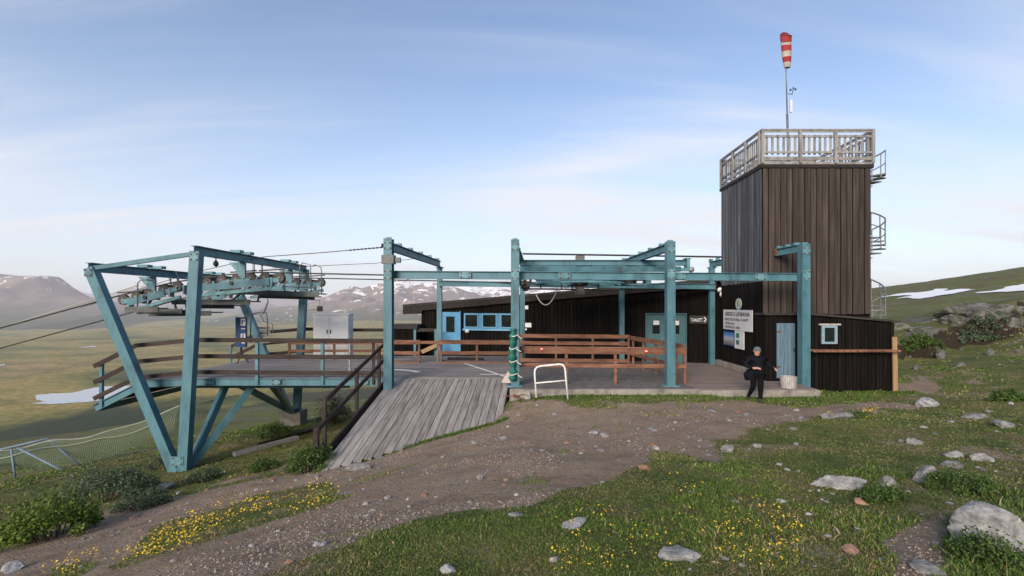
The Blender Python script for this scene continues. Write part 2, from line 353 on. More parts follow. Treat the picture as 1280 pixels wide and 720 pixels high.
# ------------------------------------------------------------------ ground sheet
def np_mesh(name, verts, faces, m, smooth=True):
    me = bpy.data.meshes.new(name); verts = np.asarray(verts, np.float32); faces = np.asarray(faces, np.int32); k = faces.shape[1]
    me.vertices.add(len(verts)); me.vertices.foreach_set('co', verts.ravel())
    me.loops.add(faces.size); me.loops.foreach_set('vertex_index', faces.ravel())
    me.polygons.add(len(faces)); me.polygons.foreach_set('loop_start', np.arange(0, faces.size, k, dtype=np.int32))
    me.polygons.foreach_set('use_smooth', np.full(len(faces), smooth)); me.update(calc_edges=True); me.validate()
    o = bpy.data.objects.new(name, me); COL.objects.link(o); me.materials.append(m); return o
def fattr(o, name, arr):
    a = o.data.attributes.new(name, 'FLOAT', 'POINT'); a.data.foreach_set('value', np.asarray(arr, np.float32))
def cattr(o, name, arr):
    a = o.data.attributes.new(name, 'FLOAT_COLOR', 'POINT'); a.data.foreach_set('color', np.asarray(arr, np.float32).ravel())

def nodes(m):
    t = m.node_tree; return t, t.nodes['Principled BSDF'], t.links.new
def ramp(t, fac, stops):
    r = t.nodes.new('ShaderNodeValToRGB'); e = r.color_ramp.elements
    e[0].position, e[0].color = stops[0][0], (*stops[0][1], 1); e[1].position, e[1].color = stops[-1][0], (*stops[-1][1], 1)
    for p, c in stops[1:-1]: q = e.new(p); q.color = (*c, 1)
    t.links.new(fac, r.inputs[0]); return r.outputs[0]
def noise(t, vec, scale, detail=6, rough=0.6, dist=0.0):
    n = t.nodes.new('ShaderNodeTexNoise'); n.inputs['Scale'].default_value = scale; n.inputs['Detail'].default_value = detail
    n.inputs['Roughness'].default_value = rough; n.inputs['Distortion'].default_value = dist; t.links.new(vec, n.inputs['Vector']); return n.outputs['Fac']
def mixc_(t, fac, a, b):
    n = t.nodes.new('ShaderNodeMix'); n.data_type = 'RGBA'
    if isinstance(fac, float): n.inputs[0].default_value = fac
    else: t.links.new(fac, n.inputs[0])
    for i, v in ((6, a), (7, b)):
        if isinstance(v, tuple): n.inputs[i].default_value = (*v, 1)
        else: t.links.new(v, n.inputs[i])
    return n.outputs[2]
def mth(t, op, a, b=None, clamp=False):
    n = t.nodes.new('ShaderNodeMath'); n.operation = op; n.use_clamp = clamp
    for i, v in enumerate((a, b)):
        if v is None: continue
        if isinstance(v, (int, float)): n.inputs[i].default_value = v
        else: t.links.new(v, n.inputs[i])
    return n.outputs[0]
def sm(t, v, a, b):
    n = t.nodes.new('ShaderNodeMapRange'); n.interpolation_type = 'SMOOTHSTEP'; n.inputs[1].default_value = a; n.inputs[2].default_value = b
    t.links.new(v, n.inputs[0]); return n.outputs[0]

gm = bpy.data.materials.new('tundra_ground'); gm.use_nodes = True
t, b, L = nodes(gm)
pos = t.nodes.new('ShaderNodeNewGeometry').outputs['Position']
at = t.nodes.new('ShaderNodeAttribute'); at.attribute_name = 'path'
ar = t.nodes.new('ShaderNodeAttribute'); ar.attribute_name = 'rocky'
af = t.nodes.new('ShaderNodeAttribute'); af.attribute_name = 'far'
heath_f = noise(t, pos, 0.9, 9, 0.68, 0.4); fine = noise(t, pos, 14, 8, 0.7); big = noise(t, pos, 0.06, 10, 0.72, 0.6)
heath = ramp(t, heath_f, [(0.28, (0.046, 0.072, 0.02)), (0.42, (0.09, 0.13, 0.030)), (0.53, (0.14, 0.165, 0.045)), (0.63, (0.20, 0.165, 0.085)), (0.76, (0.17, 0.125, 0.09))])
heath2 = ramp(t, big, [(0.34, (0.035, 0.045, 0.018)), (0.43, (0.095, 0.13, 0.028)), (0.50, (0.17, 0.18, 0.045)), (0.56, (0.07, 0.072, 0.03)), (0.66, (0.17, 0.115, 0.055))])
huge = ramp(t, noise(t, pos, 0.014, 8, 0.7, 0.8), [(0.36, (0.040, 0.050, 0.022)), (0.45, (0.12, 0.15, 0.034)), (0.52, (0.075, 0.075, 0.036)), (0.60, (0.16, 0.10, 0.045)), (0.68, (0.06, 0.05, 0.04))])
heath2 = mixc_(t, 0.55, heath2, huge)
heath = mixc_(t, mth(t, 'MULTIPLY', af.outputs['Fac'], 0.85), heath, heath2)
heath = mixc_(t, mth(t, 'MULTIPLY', sm(t, fine, 0.42, 0.66), 0.6), heath, (0.17, 0.145, 0.085))
heath = mixc_(t, mth(t, 'MULTIPLY', sm(t, noise(t, pos, 28, 6, 0.7), 0.5, 0.68), 0.6), heath, (0.03, 0.034, 0.016))
peb = t.nodes.new('ShaderNodeTexVoronoi'); peb.inputs['Scale'].default_value = 22; L(pos, peb.inputs['Vector'])
dirt = ramp(t, noise(t, pos, 1.7, 10, 0.72, 0.3), [(0.3, (0.19, 0.136, 0.095)), (0.5, (0.305, 0.226, 0.162)), (0.7, (0.38, 0.298, 0.225))])
pebc = ramp(t, mth(t, 'FRACT', mth(t, 'MULTIPLY', peb.outputs['Color'], 3.0)), [(0.0, (0.15, 0.125, 0.105)), (0.6, (0.25, 0.215, 0.19)), (1.0, (0.42, 0.39, 0.37))])
pf = sm(t, noise(t, pos, 2.6, 6, 0.7), 0.42, 0.66)
dirt = mixc_(t, mth(t, 'MULTIPLY', pf, 0.55), dirt, pebc)
edge = mth(t, 'ADD', at.outputs['Fac'], mth(t, 'MULTIPLY', mth(t, 'SUBTRACT', noise(t, pos, 5, 8, 0.75), 0.5), 1.3))
bare = sm(t, noise(t, pos, 0.62, 9, 0.68), 0.54, 0.62)
pfac = mth(t, 'MAXIMUM', sm(t, edge, 0.4, 0.62), mth(t, 'MULTIPLY', bare, mth(t, 'SUBTRACT', 1.0, af.outputs['Fac'])))
colr = mixc_(t, pfac, heath, dirt)
rockc = ramp(t, noise(t, pos, 1.8, 9, 0.75), [(0.35, (0.055, 0.053, 0.052)), (0.5, (0.14, 0.138, 0.135)), (0.68, (0.26, 0.255, 0.25))])
vo = t.nodes.new('ShaderNodeTexNoise'); vo.inputs['Scale'].default_value = 0.16; vo.inputs['Detail'].default_value = 8; vo.inputs['Roughness'].default_value = 0.7
mpg = t.nodes.new('ShaderNodeMapping'); mpg.inputs['Scale'].default_value = (0.6, 1.0, 2.5); L(pos, mpg.inputs[0]); L(mpg.outputs[0], vo.inputs['Vector'])
rf = mth(t, 'MULTIPLY', sm(t, vo.outputs['Fac'], 0.535, 0.60), ar.outputs['Fac'])
colr = mixc_(t, rf, colr, rockc)
ab = t.nodes.new('ShaderNodeAttribute'); ab.attribute_name = 'bank'
colr = mixc_(t, sm(t, mth(t, 'ADD', ab.outputs['Fac'], mth(t, 'MULTIPLY', mth(t, 'SUBTRACT', noise(t, pos, 2.2, 7, 0.7), 0.5), 0.9)), 0.35, 0.6), colr, ramp(t, fine, [(0.35, (0.022, 0.017, 0.012)), (0.65, (0.062, 0.046, 0.034))]))   # peaty soil
L(colr, b.inputs['Base Color']); b.inputs['Roughness'].default_value = 0.95; b.inputs['Specular IOR Level'].default_value = 0.15
bp = t.nodes.new('ShaderNodeBump'); bp.inputs['Strength'].default_value = 1.0; bp.inputs['Distance'].default_value = 0.09
hh = mth(t, 'ADD', noise(t, pos, 9, 8, 0.75), mth(t, 'MULTIPLY', peb.outputs['Distance'], -0.35)); L(hh, bp.inputs['Height']); L(bp.outputs[0], b.inputs['Normal'])

rr = [0.5]
while rr[-1] < 1900: rr.append(rr[-1] * (1.017 if rr[-1] < 45 else 1.03) )
rr = np.array(rr)
th = np.radians(np.concatenate([np.arange(-56, 54, 0.22), np.arange(54, 304, 2.5)]))
R, T = np.meshgrid(rr, th, indexing='ij'); X = R * np.sin(T); Y = R * np.cos(T); Z = h(X.ravel(), Y.ravel()).reshape(X.shape)
nr, na = X.shape
vv = np.stack([X, Y, Z], -1).reshape(-1, 3); i = np.arange(nr - 1)[:, None]; j = np.arange(na)[None]
fq = np.stack([i * na + j, i * na + (j + 1) % na, (i + 1) * na + (j + 1) % na, (i + 1) * na + j], -1).reshape(-1, 4)[:, ::-1]
ground = np_mesh('ground', vv, fq, gm); tag(ground, kind='structure')
xf, yf = vv[:, 0], vv[:, 1]
pth = np.zeros(len(xf)); nearv = (np.hypot(xf, yf) < 40) & (yf > 0.5); pth[nearv] = pathsoft(xf[nearv], yf[nearv])
gslope = np.abs(np.gradient(Z.reshape(-1, na) if False else h(xf, yf).reshape(-1, len(th)), axis=0) / np.gradient(rr)[:, None]).ravel(); 
fattr(ground, 'path', pth); fattr(ground, 'bank', sstep(0.26, 0.55, gslope) * (np.hypot(xf, yf) < 60) * (xf > 14))
rad = np.hypot(xf, yf)
fattr(ground, 'rocky', np.clip(sstep(12, 20, xf) * sstep(15, 24, yf) * 1.0 + sstep(40, 90, rad), 0, 1) * (1 - sstep(700, 1000, rad)))
fattr(ground, 'far', sstep(14, 45, rad))

# ------------------------------------------------------------------ valley floor, lakes, mountains
vm = bpy.data.materials.new('valley_floor'); vm.use_nodes = True
t, b, L = nodes(vm); pos = t.nodes.new('ShaderNodeNewGeometry').outputs['Position']
mpv = t.nodes.new('ShaderNodeMapping'); mpv.inputs['Scale'].default_value = (0.55, 1, 1); L(pos, mpv.inputs[0]); pv = mpv.outputs[0]
nb = noise(t, pv, 0.00085, 9, 0.66, 0.3)
c1 = ramp(t, nb, [(0.30, (0.025, 0.040, 0.020)), (0.38, (0.11, 0.118, 0.035)), (0.45, (0.23, 0.21, 0.06)), (0.52, (0.40, 0.30, 0.10)), (0.58, (0.22, 0.19, 0.065)), (0.66, (0.46, 0.31, 0.14))])
dots = noise(t, pos, 0.022, 8, 0.8)
c1 = mixc_(t, mth(t, 'MULTIPLY', sm(t, dots, 0.42, 0.6), 0.5), c1, (0.018, 0.030, 0.016))
vl = t.nodes.new('ShaderNodeVectorMath'); vl.operation = 'LENGTH'; L(pos, vl.inputs[0])
shaded_forest = mth(t, 'SUBTRACT', 1.0, sm(t, mth(t, 'ADD', vl.outputs['Value'], mth(t, 'MULTIPLY', mth(t, 'SUBTRACT', noise(t, pos, 0.0012, 7, 0.6), 0.5), 2600)), 2900, 3300))
c1 = mixc_(t, mth(t, 'MULTIPLY', shaded_forest, 0.9), c1, ramp(t, dots, [(0.4, (0.014, 0.024, 0.018)), (0.62, (0.040, 0.056, 0.034))]))   # birch and spruce belt, with the mountain's shadow painted into its dark colour
L(c1, b.inputs['Base Color']); b.inputs['Roughness'].default_value = 1.0; b.inputs['Specular IOR Level'].default_value = 0.0
VZ = -500.0
rv = 1000 * (42.0) ** np.linspace(0, 1, 170); tv = np.radians(np.arange(-75, 75.1, 0.6))
R, T = np.meshgrid(rv, tv, indexing='ij'); X = R * np.sin(T); Y = R * np.cos(T)
Zv = VZ + fbm(X / 2500, Y / 2500, 4) * np.clip((R - 4500) / 60, 0, 150) + np.clip((R - 7000) / 35000, 0, 1) * 120
nr, na = X.shape; vv = np.stack([X, Y, Zv], -1).reshape(-1, 3); i = np.arange(nr - 1)[:, None]; j = np.arange(na - 1)[None]
fq = np.stack([i * na + j, i * na + j + 1, (i + 1) * na + j + 1, (i + 1) * na + j], -1).reshape(-1, 4)[:, ::-1]
tag(np_mesh('valley_floor', vv, fq, vm), kind='structure')

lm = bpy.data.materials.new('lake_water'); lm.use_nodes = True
t, b, L = nodes(lm); b.inputs['Base Color'].default_value = (0.30, 0.33, 0.36, 1); b.inputs['Roughness'].default_value = 0.06; b.inputs['Specular IOR Level'].default_value = 0.7; b.inputs['IOR'].default_value = 1.45  # pale base colour stands in for the bright sky reflected on the water
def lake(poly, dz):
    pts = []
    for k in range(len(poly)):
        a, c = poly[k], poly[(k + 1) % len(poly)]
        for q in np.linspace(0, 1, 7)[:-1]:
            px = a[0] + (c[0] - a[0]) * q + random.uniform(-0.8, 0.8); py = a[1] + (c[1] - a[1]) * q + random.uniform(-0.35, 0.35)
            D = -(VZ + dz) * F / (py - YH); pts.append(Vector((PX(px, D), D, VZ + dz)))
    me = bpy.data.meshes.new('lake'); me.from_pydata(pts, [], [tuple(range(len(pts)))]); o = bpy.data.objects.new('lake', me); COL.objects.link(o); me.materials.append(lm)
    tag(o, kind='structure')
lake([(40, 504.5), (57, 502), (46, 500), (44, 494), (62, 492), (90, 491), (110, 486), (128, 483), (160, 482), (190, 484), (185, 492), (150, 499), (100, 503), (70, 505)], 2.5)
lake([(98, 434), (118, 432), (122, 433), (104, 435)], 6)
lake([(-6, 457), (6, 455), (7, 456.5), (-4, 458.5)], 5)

mm = bpy.data.materials.new('mountain_rock'); mm.use_nodes = True
t, b, L = nodes(mm); g = t.nodes.new('ShaderNodeNewGeometry'); pos = g.outputs['Position']
c1 = ramp(t, noise(t, pos, 0.0012, 9, 0.7), [(0.32, (0.12, 0.085, 0.085)), (0.5, (0.20, 0.145, 0.135)), (0.66, (0.26, 0.195, 0.17))])
sp = t.nodes.new('ShaderNodeSeparateXYZ'); L(pos, sp.inputs[0])
alt = t.nodes.new('ShaderNodeMapRange'); alt.inputs[1].default_value = 0; alt.inputs[2].default_value = 1100; L(sp.outputs[2], alt.inputs[0])
mps = t.nodes.new('ShaderNodeMapping'); mps.inputs['Scale'].default_value = (1, 0.8, 2.0); L(pos, mps.inputs[0])
sn = mth(t, 'ADD', noise(t, mps.outputs[0], 0.0026, 10, 0.68, 0.8), mth(t, 'MULTIPLY', alt.outputs[0], 0.20))
at = t.nodes.new('ShaderNodeAttribute'); at.attribute_name = 'snowy'
snow_f = sm(t, mth(t, 'ADD', sn, mth(t, 'MULTIPLY', mth(t, 'SUBTRACT', at.outputs['Fac'], 1.0), 0.25)), 0.60, 0.625)
low = t.nodes.new('ShaderNodeMapRange'); low.inputs[1].default_value = -420; low.inputs[2].default_value = 60; L(sp.outputs[2], low.inputs[0])
c1 = mixc_(t, low.outputs[0], (0.055, 0.07, 0.03), c1)
c1 = mixc_(t, snow_f, c1, (0.85, 0.84, 0.86)); L(c1, b.inputs['Base Color']); b.inputs['Roughness'].default_value = 0.95; b.inputs['Specular IOR Level'].default_value = 0.05
def mountain(name, D, crest, depth, snowy, rough=1.0, back=0.6, power=1.25, front_flat=0.0):
    """range whose crest line stands D metres away; it falls to the valley over depth metres"""
    cx = np.array([PX(c[0], D) for c in crest]); cz = np.array([PZ(c[1], D) for c in crest])
    x0, x1 = cx[0] - depth * 0.5, cx[-1] + depth * 0.5
    nx, ny = 260, 120
    xs = np.linspace(x0, x1, nx); ys = np.concatenate([np.linspace(-depth, 0, 80), np.linspace(0, depth * back, 41)[1:]])
    X, Yo = np.meshgrid(xs, ys, indexing='ij'); crestz = np.interp(X + fbm(X / 1500 + D, Yo / 1500, 3) * 500 * np.abs(Yo) / depth, cx, cz, left=VZ - 50, right=VZ - 50)
    u = np.abs(Yo) / np.where(Yo < 0, depth, depth * back)
    prof = (1 - np.clip((u - front_flat) / (1 - front_flat), 0, 1)) ** power
    rid = 1 - np.abs(fbm(X / 1700 + D * 0.37, Yo / 2600, 5, 0.52)) * 2.2
    zz_ = VZ - 60 + (crestz - VZ + 60) * prof * (1 - (1 - rid) * 0.34 * rough * np.clip(u * 4, 0.06, 1) * np.clip(3 - 2.6 * u, 0, 1))
    vv = np.stack([X, Yo + D, zz_], -1).reshape(-1, 3); i = np.arange(nx - 1)[:, None]; j = np.arange(len(ys) - 1)[None]; na = len(ys)
    fq = np.stack([i * na + j, i * na + j + 1, (i + 1) * na + j + 1, (i + 1) * na + j], -1).reshape(-1, 4)[:, ::-1]
    o = np_mesh(name, vv, fq, mm); fattr(o, 'snowy', np.full(len(vv), snowy)); tag(o, kind='structure'); return o
mountain('mountain', 14000, [(-190, 372), (-150, 352), (-100, 343), (-40, 340), (0, 341), (25, 344), (62, 345), (66, 347), (73, 354), (84, 360), (97, 367), (120, 373), (150, 379), (190, 384)], 4600, 0.62, 0.55, front_flat=0.10)
mountain('mountain', 30000, [(60, 379), (120, 372), (150, 366), (172, 356), (184, 352), (200, 355), (225, 364), (255, 360), (275, 362), (300, 372), (340, 380)], 7000, 0.5, 0.7)
mountain('mountain', 17000, [(330, 384), (372, 382), (400, 374), (422, 364), (440, 357), (452, 360), (468, 354), (484, 349), (498, 346), (508, 347), (520, 353), (545, 352), (565, 357), (590, 366), (620, 374), (650, 381)], 5200, 0.93, 1.1)
mountain('mountain', 23000, [(520, 376), (548, 362), (566, 355), (590, 351), (612, 354), (630, 352), (655, 354), (680, 351), (710, 353), (750, 362), (800, 372), (860, 381)], 6000, 1.12, 1.1)
mountain('mountain', 36000, [(-500, 372), (-300, 362), (-100, 366), (40, 362), (90, 364), (140, 370), (250, 372), (350, 369), (450, 372), (650, 366), (900, 360), (1100, 366), (1400, 372)], 7000, 0.5, 0.6)

snow_m = mat('old_snow', [(0.74, 0.76, 0.80), (0.86, 0.86, 0.88)], 0.8, 0.2)
def snow(poly):
    """a drift lying on the slope inside an outline of ground points"""
    pts = [hit(*p) for p in poly]; xs = [p.x for p in pts]; ys = [p.y for p in pts]
    gx, gy = np.meshgrid(np.linspace(min(xs), max(xs), 150), np.linspace(min(ys), max(ys), 150), indexing='ij')
    ins = inpoly(gx + fbm(gx / 14, gy / 14, 4) * 16, gy + fbm(gx / 14 + 9, gy / 14, 4) * 16, [(p.x, p.y) for p in pts]); gz = h(gx.ravel(), gy.ravel()).reshape(gx.shape) + 0.35
    n = 150; i = np.arange(n - 1)[:, None]; j = np.arange(n - 1)[None]
    fq = np.stack([i * n + j, (i + 1) * n + j, (i + 1) * n + j + 1, i * n + j + 1], -1); keep = ins[:-1, :-1] & ins[1:, 1:] & ins[1:, :-1] & ins[:-1, 1:]
    o = np_mesh('snow_patch', np.stack([gx, gy, gz], -1).reshape(-1, 3), fq[keep].reshape(-1, 4), snow_m); return o
SNOWS = [([(1118, 374), (1132, 368), (1150, 363.5), (1172, 362), (1190, 364.5), (1196, 367), (1180, 370), (1160, 373), (1140, 374)], 'long snow patch left on the hillside beside the tower'),
         ([(1205, 369.5), (1225, 366), (1250, 361), (1290, 355), (1330, 352), (1330, 362), (1280, 365), (1240, 368)], 'wide snow field below the ridge at the photo edge')]
for poly, lab in SNOWS: tag(snow(poly), kind='structure')

# ------------------------------------------------------------------ the air
hm = bpy.data.materials.new('haze_air'); hm.use_nodes = True; t = hm.node_tree; t.nodes.clear()
pvn = t.nodes.new('ShaderNodeVolumePrincipled'); pvn.inputs['Color'].default_value = (0.91, 0.935, 1.0, 1); pvn.inputs['Density'].default_value = HAZE; pvn.inputs['Anisotropy'].default_value = 0.0
on = t.nodes.new('ShaderNodeOutputMaterial'); t.links.new(pvn.outputs[0], on.inputs['Volume'])
hb = MB().box(-80000, 80000, -2600, 46000, -625, 1750).build('haze', hm); tag(hb, kind='stuff')
# ================================================================== lookout tower
PZ0 = -2.69                                   # pavement level in front of the station
TX0, TX1, TY0, TY1, TZ1 = 8.88, 12.90, 17.9, 21.5, 5.29
tw = thing('lookout_tower', ((TX0 + TX1) / 2, (TY0 + TY1) / 2, PZ0), 'tall square tower clad in dark weathered boards with grey roof railing', 'tower')
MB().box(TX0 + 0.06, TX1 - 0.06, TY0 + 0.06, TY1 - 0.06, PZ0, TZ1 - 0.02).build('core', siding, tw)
def clad(parent, p0, p1, zb, zt, n, m, nrm, t=0.035, name='board', split=None):
    """vertical boards side by side from p0 to p1; every other board stands proud"""
    p0, p1 = Vector(p0), Vector(p1); nrm = Vector(nrm)
    for k in range(n):
        a = p0.lerp(p1, k / n); c = p0.lerp(p1, (k + 1) / n); q = (a + c) / 2; w = (c - a).length
        proud = random.uniform(0, 0.012) + (0.012 if k % 2 else 0.0)
        wid = w * 0.90 - random.uniform(0, 0.012)
        z0, z1 = (zb(q) if callable(zb) else zb), (zt(q) if callable(zt) else zt)
        lo = Vector((q.x, q.y, z0 - random.uniform(0, 0.03))) + nrm * (0.02 + proud); hi = Vector((q.x, q.y, z1)) + nrm * (0.02 + proud)
        stick(name, parent, lo, hi, wid, t, m, up=nrm)
clad(tw, (TX0, TY0, 0), (TX1, TY0, 0), -0.3, TZ1 - 0.16, 18, tower_m, (0, -1, 0))
clad(tw, (TX0, TY1, 0), (TX0, TY0 - 0.02, 0), 0.9, TZ1 - 0.16, 24, tower_l_skylit, (-1, 0, 0))
clad(tw, (TX0, TY1, 0), (TX0, TY0 - 0.02, 0), PZ0 + 0.25, 0.9, 36, siding, (-1, 0, 0), t=0.03)
clad(tw, (TX1, TY0, 0), (TX1, TY1, 0), PZ0, TZ1 - 0.16, 18, tower_m, (1, 0, 0))
MB().box(TX0 - 0.09, TX1 + 0.09, TY0 - 0.09, TY1 + 0.09, TZ1 - 0.17, TZ1 - 0.04).build('cornice', fascia_m, tw)
DX0, DX1, DY0, DY1 = TX0 - 0.04, TX1 + 0.10, TY0 - 0.06, TY1 + 0.02
MB().box(DX0, DX1, DY0, DY1, TZ1 - 0.038, TZ1 + 0.05).build('roof_deck', wood_rail, tw)
rail = MB().box(DX0 - 0.03, DX1 + 0.03, DY0 - 0.035, DY0 + 0.035, TZ1 + 1.22, TZ1 + 1.27).box(DX0 - 0.035, DX0 + 0.035, DY0 + 0.036, DY1, TZ1 + 1.22, TZ1 + 1.27).box(DX1 - 0.035, DX1 + 0.035, DY0 + 0.036, DY1, TZ1 + 1.22, TZ1 + 1.27).box(DX0, DX1, DY1 - 0.03, DY1 + 0.03, TZ1 + 1.212, TZ1 + 1.262).build('railing', wood_rail, tw)
def balustrade(a, c, posts, per):
    a, c = Vector(a), Vector(c); d = (c - a).normalized(); up = Vector((0, 0, 1)); n = d.cross(up)
    for q in posts:
        p = a.lerp(c, q); stick('post', rail, p + up * -0.05, p + up * 1.215, 0.10, 0.10, wood_rail, up=n)
    for z, hgt in ((0.13, 0.13), (0.36, 0.07), (0.95, 0.08), (1.15, 0.10)):
        stick('rail_board', rail, a + up * z, c + up * z, 0.03, hgt, wood_rail, off=(0.0, 0))
    for s, e in zip(posts[:-1], posts[1:]):
        for k in range(per):
            p = a.lerp(c, s + (e - s) * (k + 0.8) / (per + 0.6)); stick('baluster', rail, p + up * 0.27 - n * 0.035, p + up * 1.02 - n * 0.035, 0.085, 0.022, wood_rail, up=n)
zt = TZ1 + 0.05
balustrade((DX0 + 0.03, DY0, zt), (DX1 - 0.03, DY0, zt), [0, 0.34, 0.66, 1.0], 6)
balustrade((DX0, DY1, zt), (DX0, DY0 + 0.06, zt), [0, 0.33, 0.66, 0.97], 6)
balustrade((DX1, DY0 + 0.06, zt), (DX1, DY1, zt), [0.03, 0.5, 1.0], 8)
balustrade((DX1 - 0.03, DY1, zt), (DX0 + 0.03, DY1, zt), [0, 0.34, 0.66, 1.0], 6)
MB().box(TX0 - 0.17, TX0 + 0.02, TY0 - 0.64, TY1 + 0.35, PZ0, PZ0 + 0.24).build('plinth', concrete, tw)

# spiral stair behind the tower
SX, SY, SR = 13.90, 20.0, 0.96
st = thing('spiral_staircase', (SX, SY, PZ0), 'galvanised spiral staircase winding up the back side of the tower', 'staircase')
MB().tube([(SX, SY, PZ0 - 0.3), (SX, SY, TZ1 + 1.1)], 0.06, 12).build('central_pole', steel, st, True)
NT, PITCH = 42, 2.85; hand = []
for k in range(NT):
    z = PZ0 + (k + 1) * (TZ1 - PZ0) / NT; a = math.radians(25) + 2 * math.pi * (z - PZ0) / PITCH
    for da in (0, 0.22):
        pass
    c1_, c2_ = a, a + 2 * math.pi * (TZ1 - PZ0) / NT / PITCH * 1.05
    p = lambda r, an, zz=z: Vector((SX + r * math.cos(an), SY + r * math.sin(an), zz))
    MB().prism([p(0.06, c1_), p(SR, c1_), p(SR, c2_), p(0.06, c2_)], (0, 0, 0.05)).build('tread', steel, st)
    if k % 1 == 0: MB().tube([p(SR - 0.02, c1_, z), p(SR - 0.02, c1_, z + 0.95)], 0.02, 6).build('baluster', steel, st)
    hand.append(p(SR - 0.02, c1_, z + 0.95))
MB().tube(hand, 0.03, 6).build('handrail', steel, st, True); MB().tube([v - Vector((0, 0, 0.5)) for v in hand], 0.02, 6).build('mid_rail', steel, st, True)

# ================================================================== annex shed at the tower foot
AY, AX0, AX1, AZB = 16.4, 9.78, 12.62, -3.02
def azt(q): return PZ(393, AY) - (q.x - AX0) * 0.085
an = thing('annex_shed', (11.2, 17.2, AZB), 'low black lean-to shed at the tower foot with a small blue-framed window', 'shed')
MB().add([(AX0, AY + 0.03, AZB), (AX1, AY + 0.03, AZB), (AX1, AY + 0.03, azt(Vector((AX1, 0, 0))) - 0.03), (AX0, AY + 0.03, azt(Vector((AX0, 0, 0))) - 0.03),
          (AX0, 20.5, AZB), (AX1, 20.5, AZB), (AX1, 20.5, azt(Vector((AX1, 0, 0))) - 0.03), (AX0, 20.5, azt(Vector((AX0, 0, 0))) - 0.03)],
         [(0, 1, 2, 3), (4, 7, 6, 5), (0, 4, 5, 1), (1, 5, 6, 2), (2, 6, 7, 3), (3, 7, 4, 0)]).build('wall', siding, an)
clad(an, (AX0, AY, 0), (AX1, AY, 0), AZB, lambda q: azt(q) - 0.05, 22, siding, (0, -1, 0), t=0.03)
MB().box(8.62, AX0 - 0.004, 17.2, 17.84, PZ0, -0.36).build('entry_wall', siding, an)
clad(an, (8.62, 17.2, 0), (9.0, 17.2, 0), PZ0, -0.40, 3, siding, (0, -1, 0), t=0.03)
clad(an, (9.68, 17.2, 0), (9.77, 17.2, 0), PZ0, -0.40, 1, siding, (0, -1, 0), t=0.03)
rz0, rz1 = azt(Vector((AX0, 0, 0))), azt(Vector((AX1 + 0.12, 0, 0)))
rf_ = MB().add([(AX0 - 0.05, AY - 0.14, rz0 - 0.02), (AX1 + 0.14, AY - 0.14, rz1 - 0.02), (AX1 + 0.14, 20.6, rz1 - 0.02), (AX0 - 0.05, 20.6, rz0 - 0.02),
               (AX0 - 0.05, AY - 0.14, rz0 + 0.05), (AX1 + 0.14, AY - 0.14, rz1 + 0.05), (AX1 + 0.14, 20.6, rz1 + 0.05), (AX0 - 0.05, 20.6, rz0 + 0.05)],
              [(0, 1, 5, 4), (1, 2, 6, 5), (2, 3, 7, 6), (3, 0, 4, 7), (4, 5, 6, 7), (0, 3, 2, 1)]).build('roof', siding_roof, an)
MB().box(8.56, AX0 - 0.054, 17.08, 17.82, -0.34, -0.27).build('entry_roof', siding_roof, an)
dr = MB().box(9.02, 9.66, 17.13, 17.165, PZ0 + 0.10, -0.63).build('door', worn_blue, an); dr['label'] = 'weathered pale blue plank door'
for k in range(5): stick('plank', dr, (9.08 + 0.13 * k, 17.12, PZ0 + 0.11), (9.08 + 0.13 * k, 17.12, -0.64), 0.122, 0.02, worn_blue, up=(0, -1, 0))
MB().box(9.60, 9.63, 17.08, 17.108, -1.65, -1.5).build('handle', dark_steel, dr)
for z in (-0.95, -2.2): MB().box(9.0, 9.14, 17.085, 17.105, z, z + 0.05).build('hinge', rust, dr)
wx0, wx1, wz0, wz1 = PX(1026, AY), PX(1043, AY), PZ(427, AY), PZ(409.5, AY)
wi = MB().box(wx0, wx1, AY - 0.09, AY - 0.05, wz0, wz1).build('window', glass_m, an)
wfm = mat('pale_blue_frame', [(0.16, 0.25, 0.32), (0.26, 0.35, 0.41)], 0.5, 5)
MB().box(wx0 - 0.03, wx0 + 0.06, AY - 0.12, AY - 0.055, wz0, wz1).box(wx1 - 0.06, wx1 + 0.03, AY - 0.12, AY - 0.055, wz0, wz1).box(wx0 - 0.03, wx1 + 0.03, AY - 0.122, AY - 0.055, wz1, wz1 + 0.08).box(wx0 - 0.03, wx1 + 0.03, AY - 0.122, AY - 0.055, wz0 - 0.07, wz0).build('frame', wfm, wi)
MB().box(wx0 - 0.12, wx1 + 0.14, AY - 0.14, AY - 0.055, wz1 + 0.083, wz1 + 0.14).build('head_board', wood_white, wi)
# ladder hung on the shed wall
ld = thing('ladder', (PX(1066, AY), AY - 0.2, PZ(439, AY)), 'red-brown wooden ladder hung sideways along the shed wall', 'ladder')
lx0, lx1 = PX(1013, AY - 0.2), PX(1121, AY - 0.2)
stick('side_rail', ld, (lx0, AY - 0.11, PZ(437.5, AY)), (lx1, AY - 0.11, PZ(437.5, AY)), 0.05, 0.06, wood_orange)
stick('side_rail', ld, (lx0, AY - 0.36, PZ(437.5, AY)), (lx1, AY - 0.36, PZ(437.5, AY)), 0.05, 0.075, wood_orange)
for k in range(13):
    x = lx0 + 0.12 + (lx1 - lx0 - 0.24) * k / 12; MB().tube([(x, AY - 0.42, PZ(437.5, AY)), (x, AY - 0.1, PZ(437.5, AY))], 0.02, 6).build('rung', wood_orange, ld)
pk = MB().bar((PX(1117, 16.3), 16.22, -2.98), (PX(1116.5, 16.3), 16.25, PZ(421, 16.3)), 0.15, 0.05, (0, -1, 0))
one('timber_plank', pk, wood_tan, 'fresh tan timber plank standing against the shed corner', 'plank')
tb = MB()
tcx, tcy = PX(985.5, 15.75), 15.75
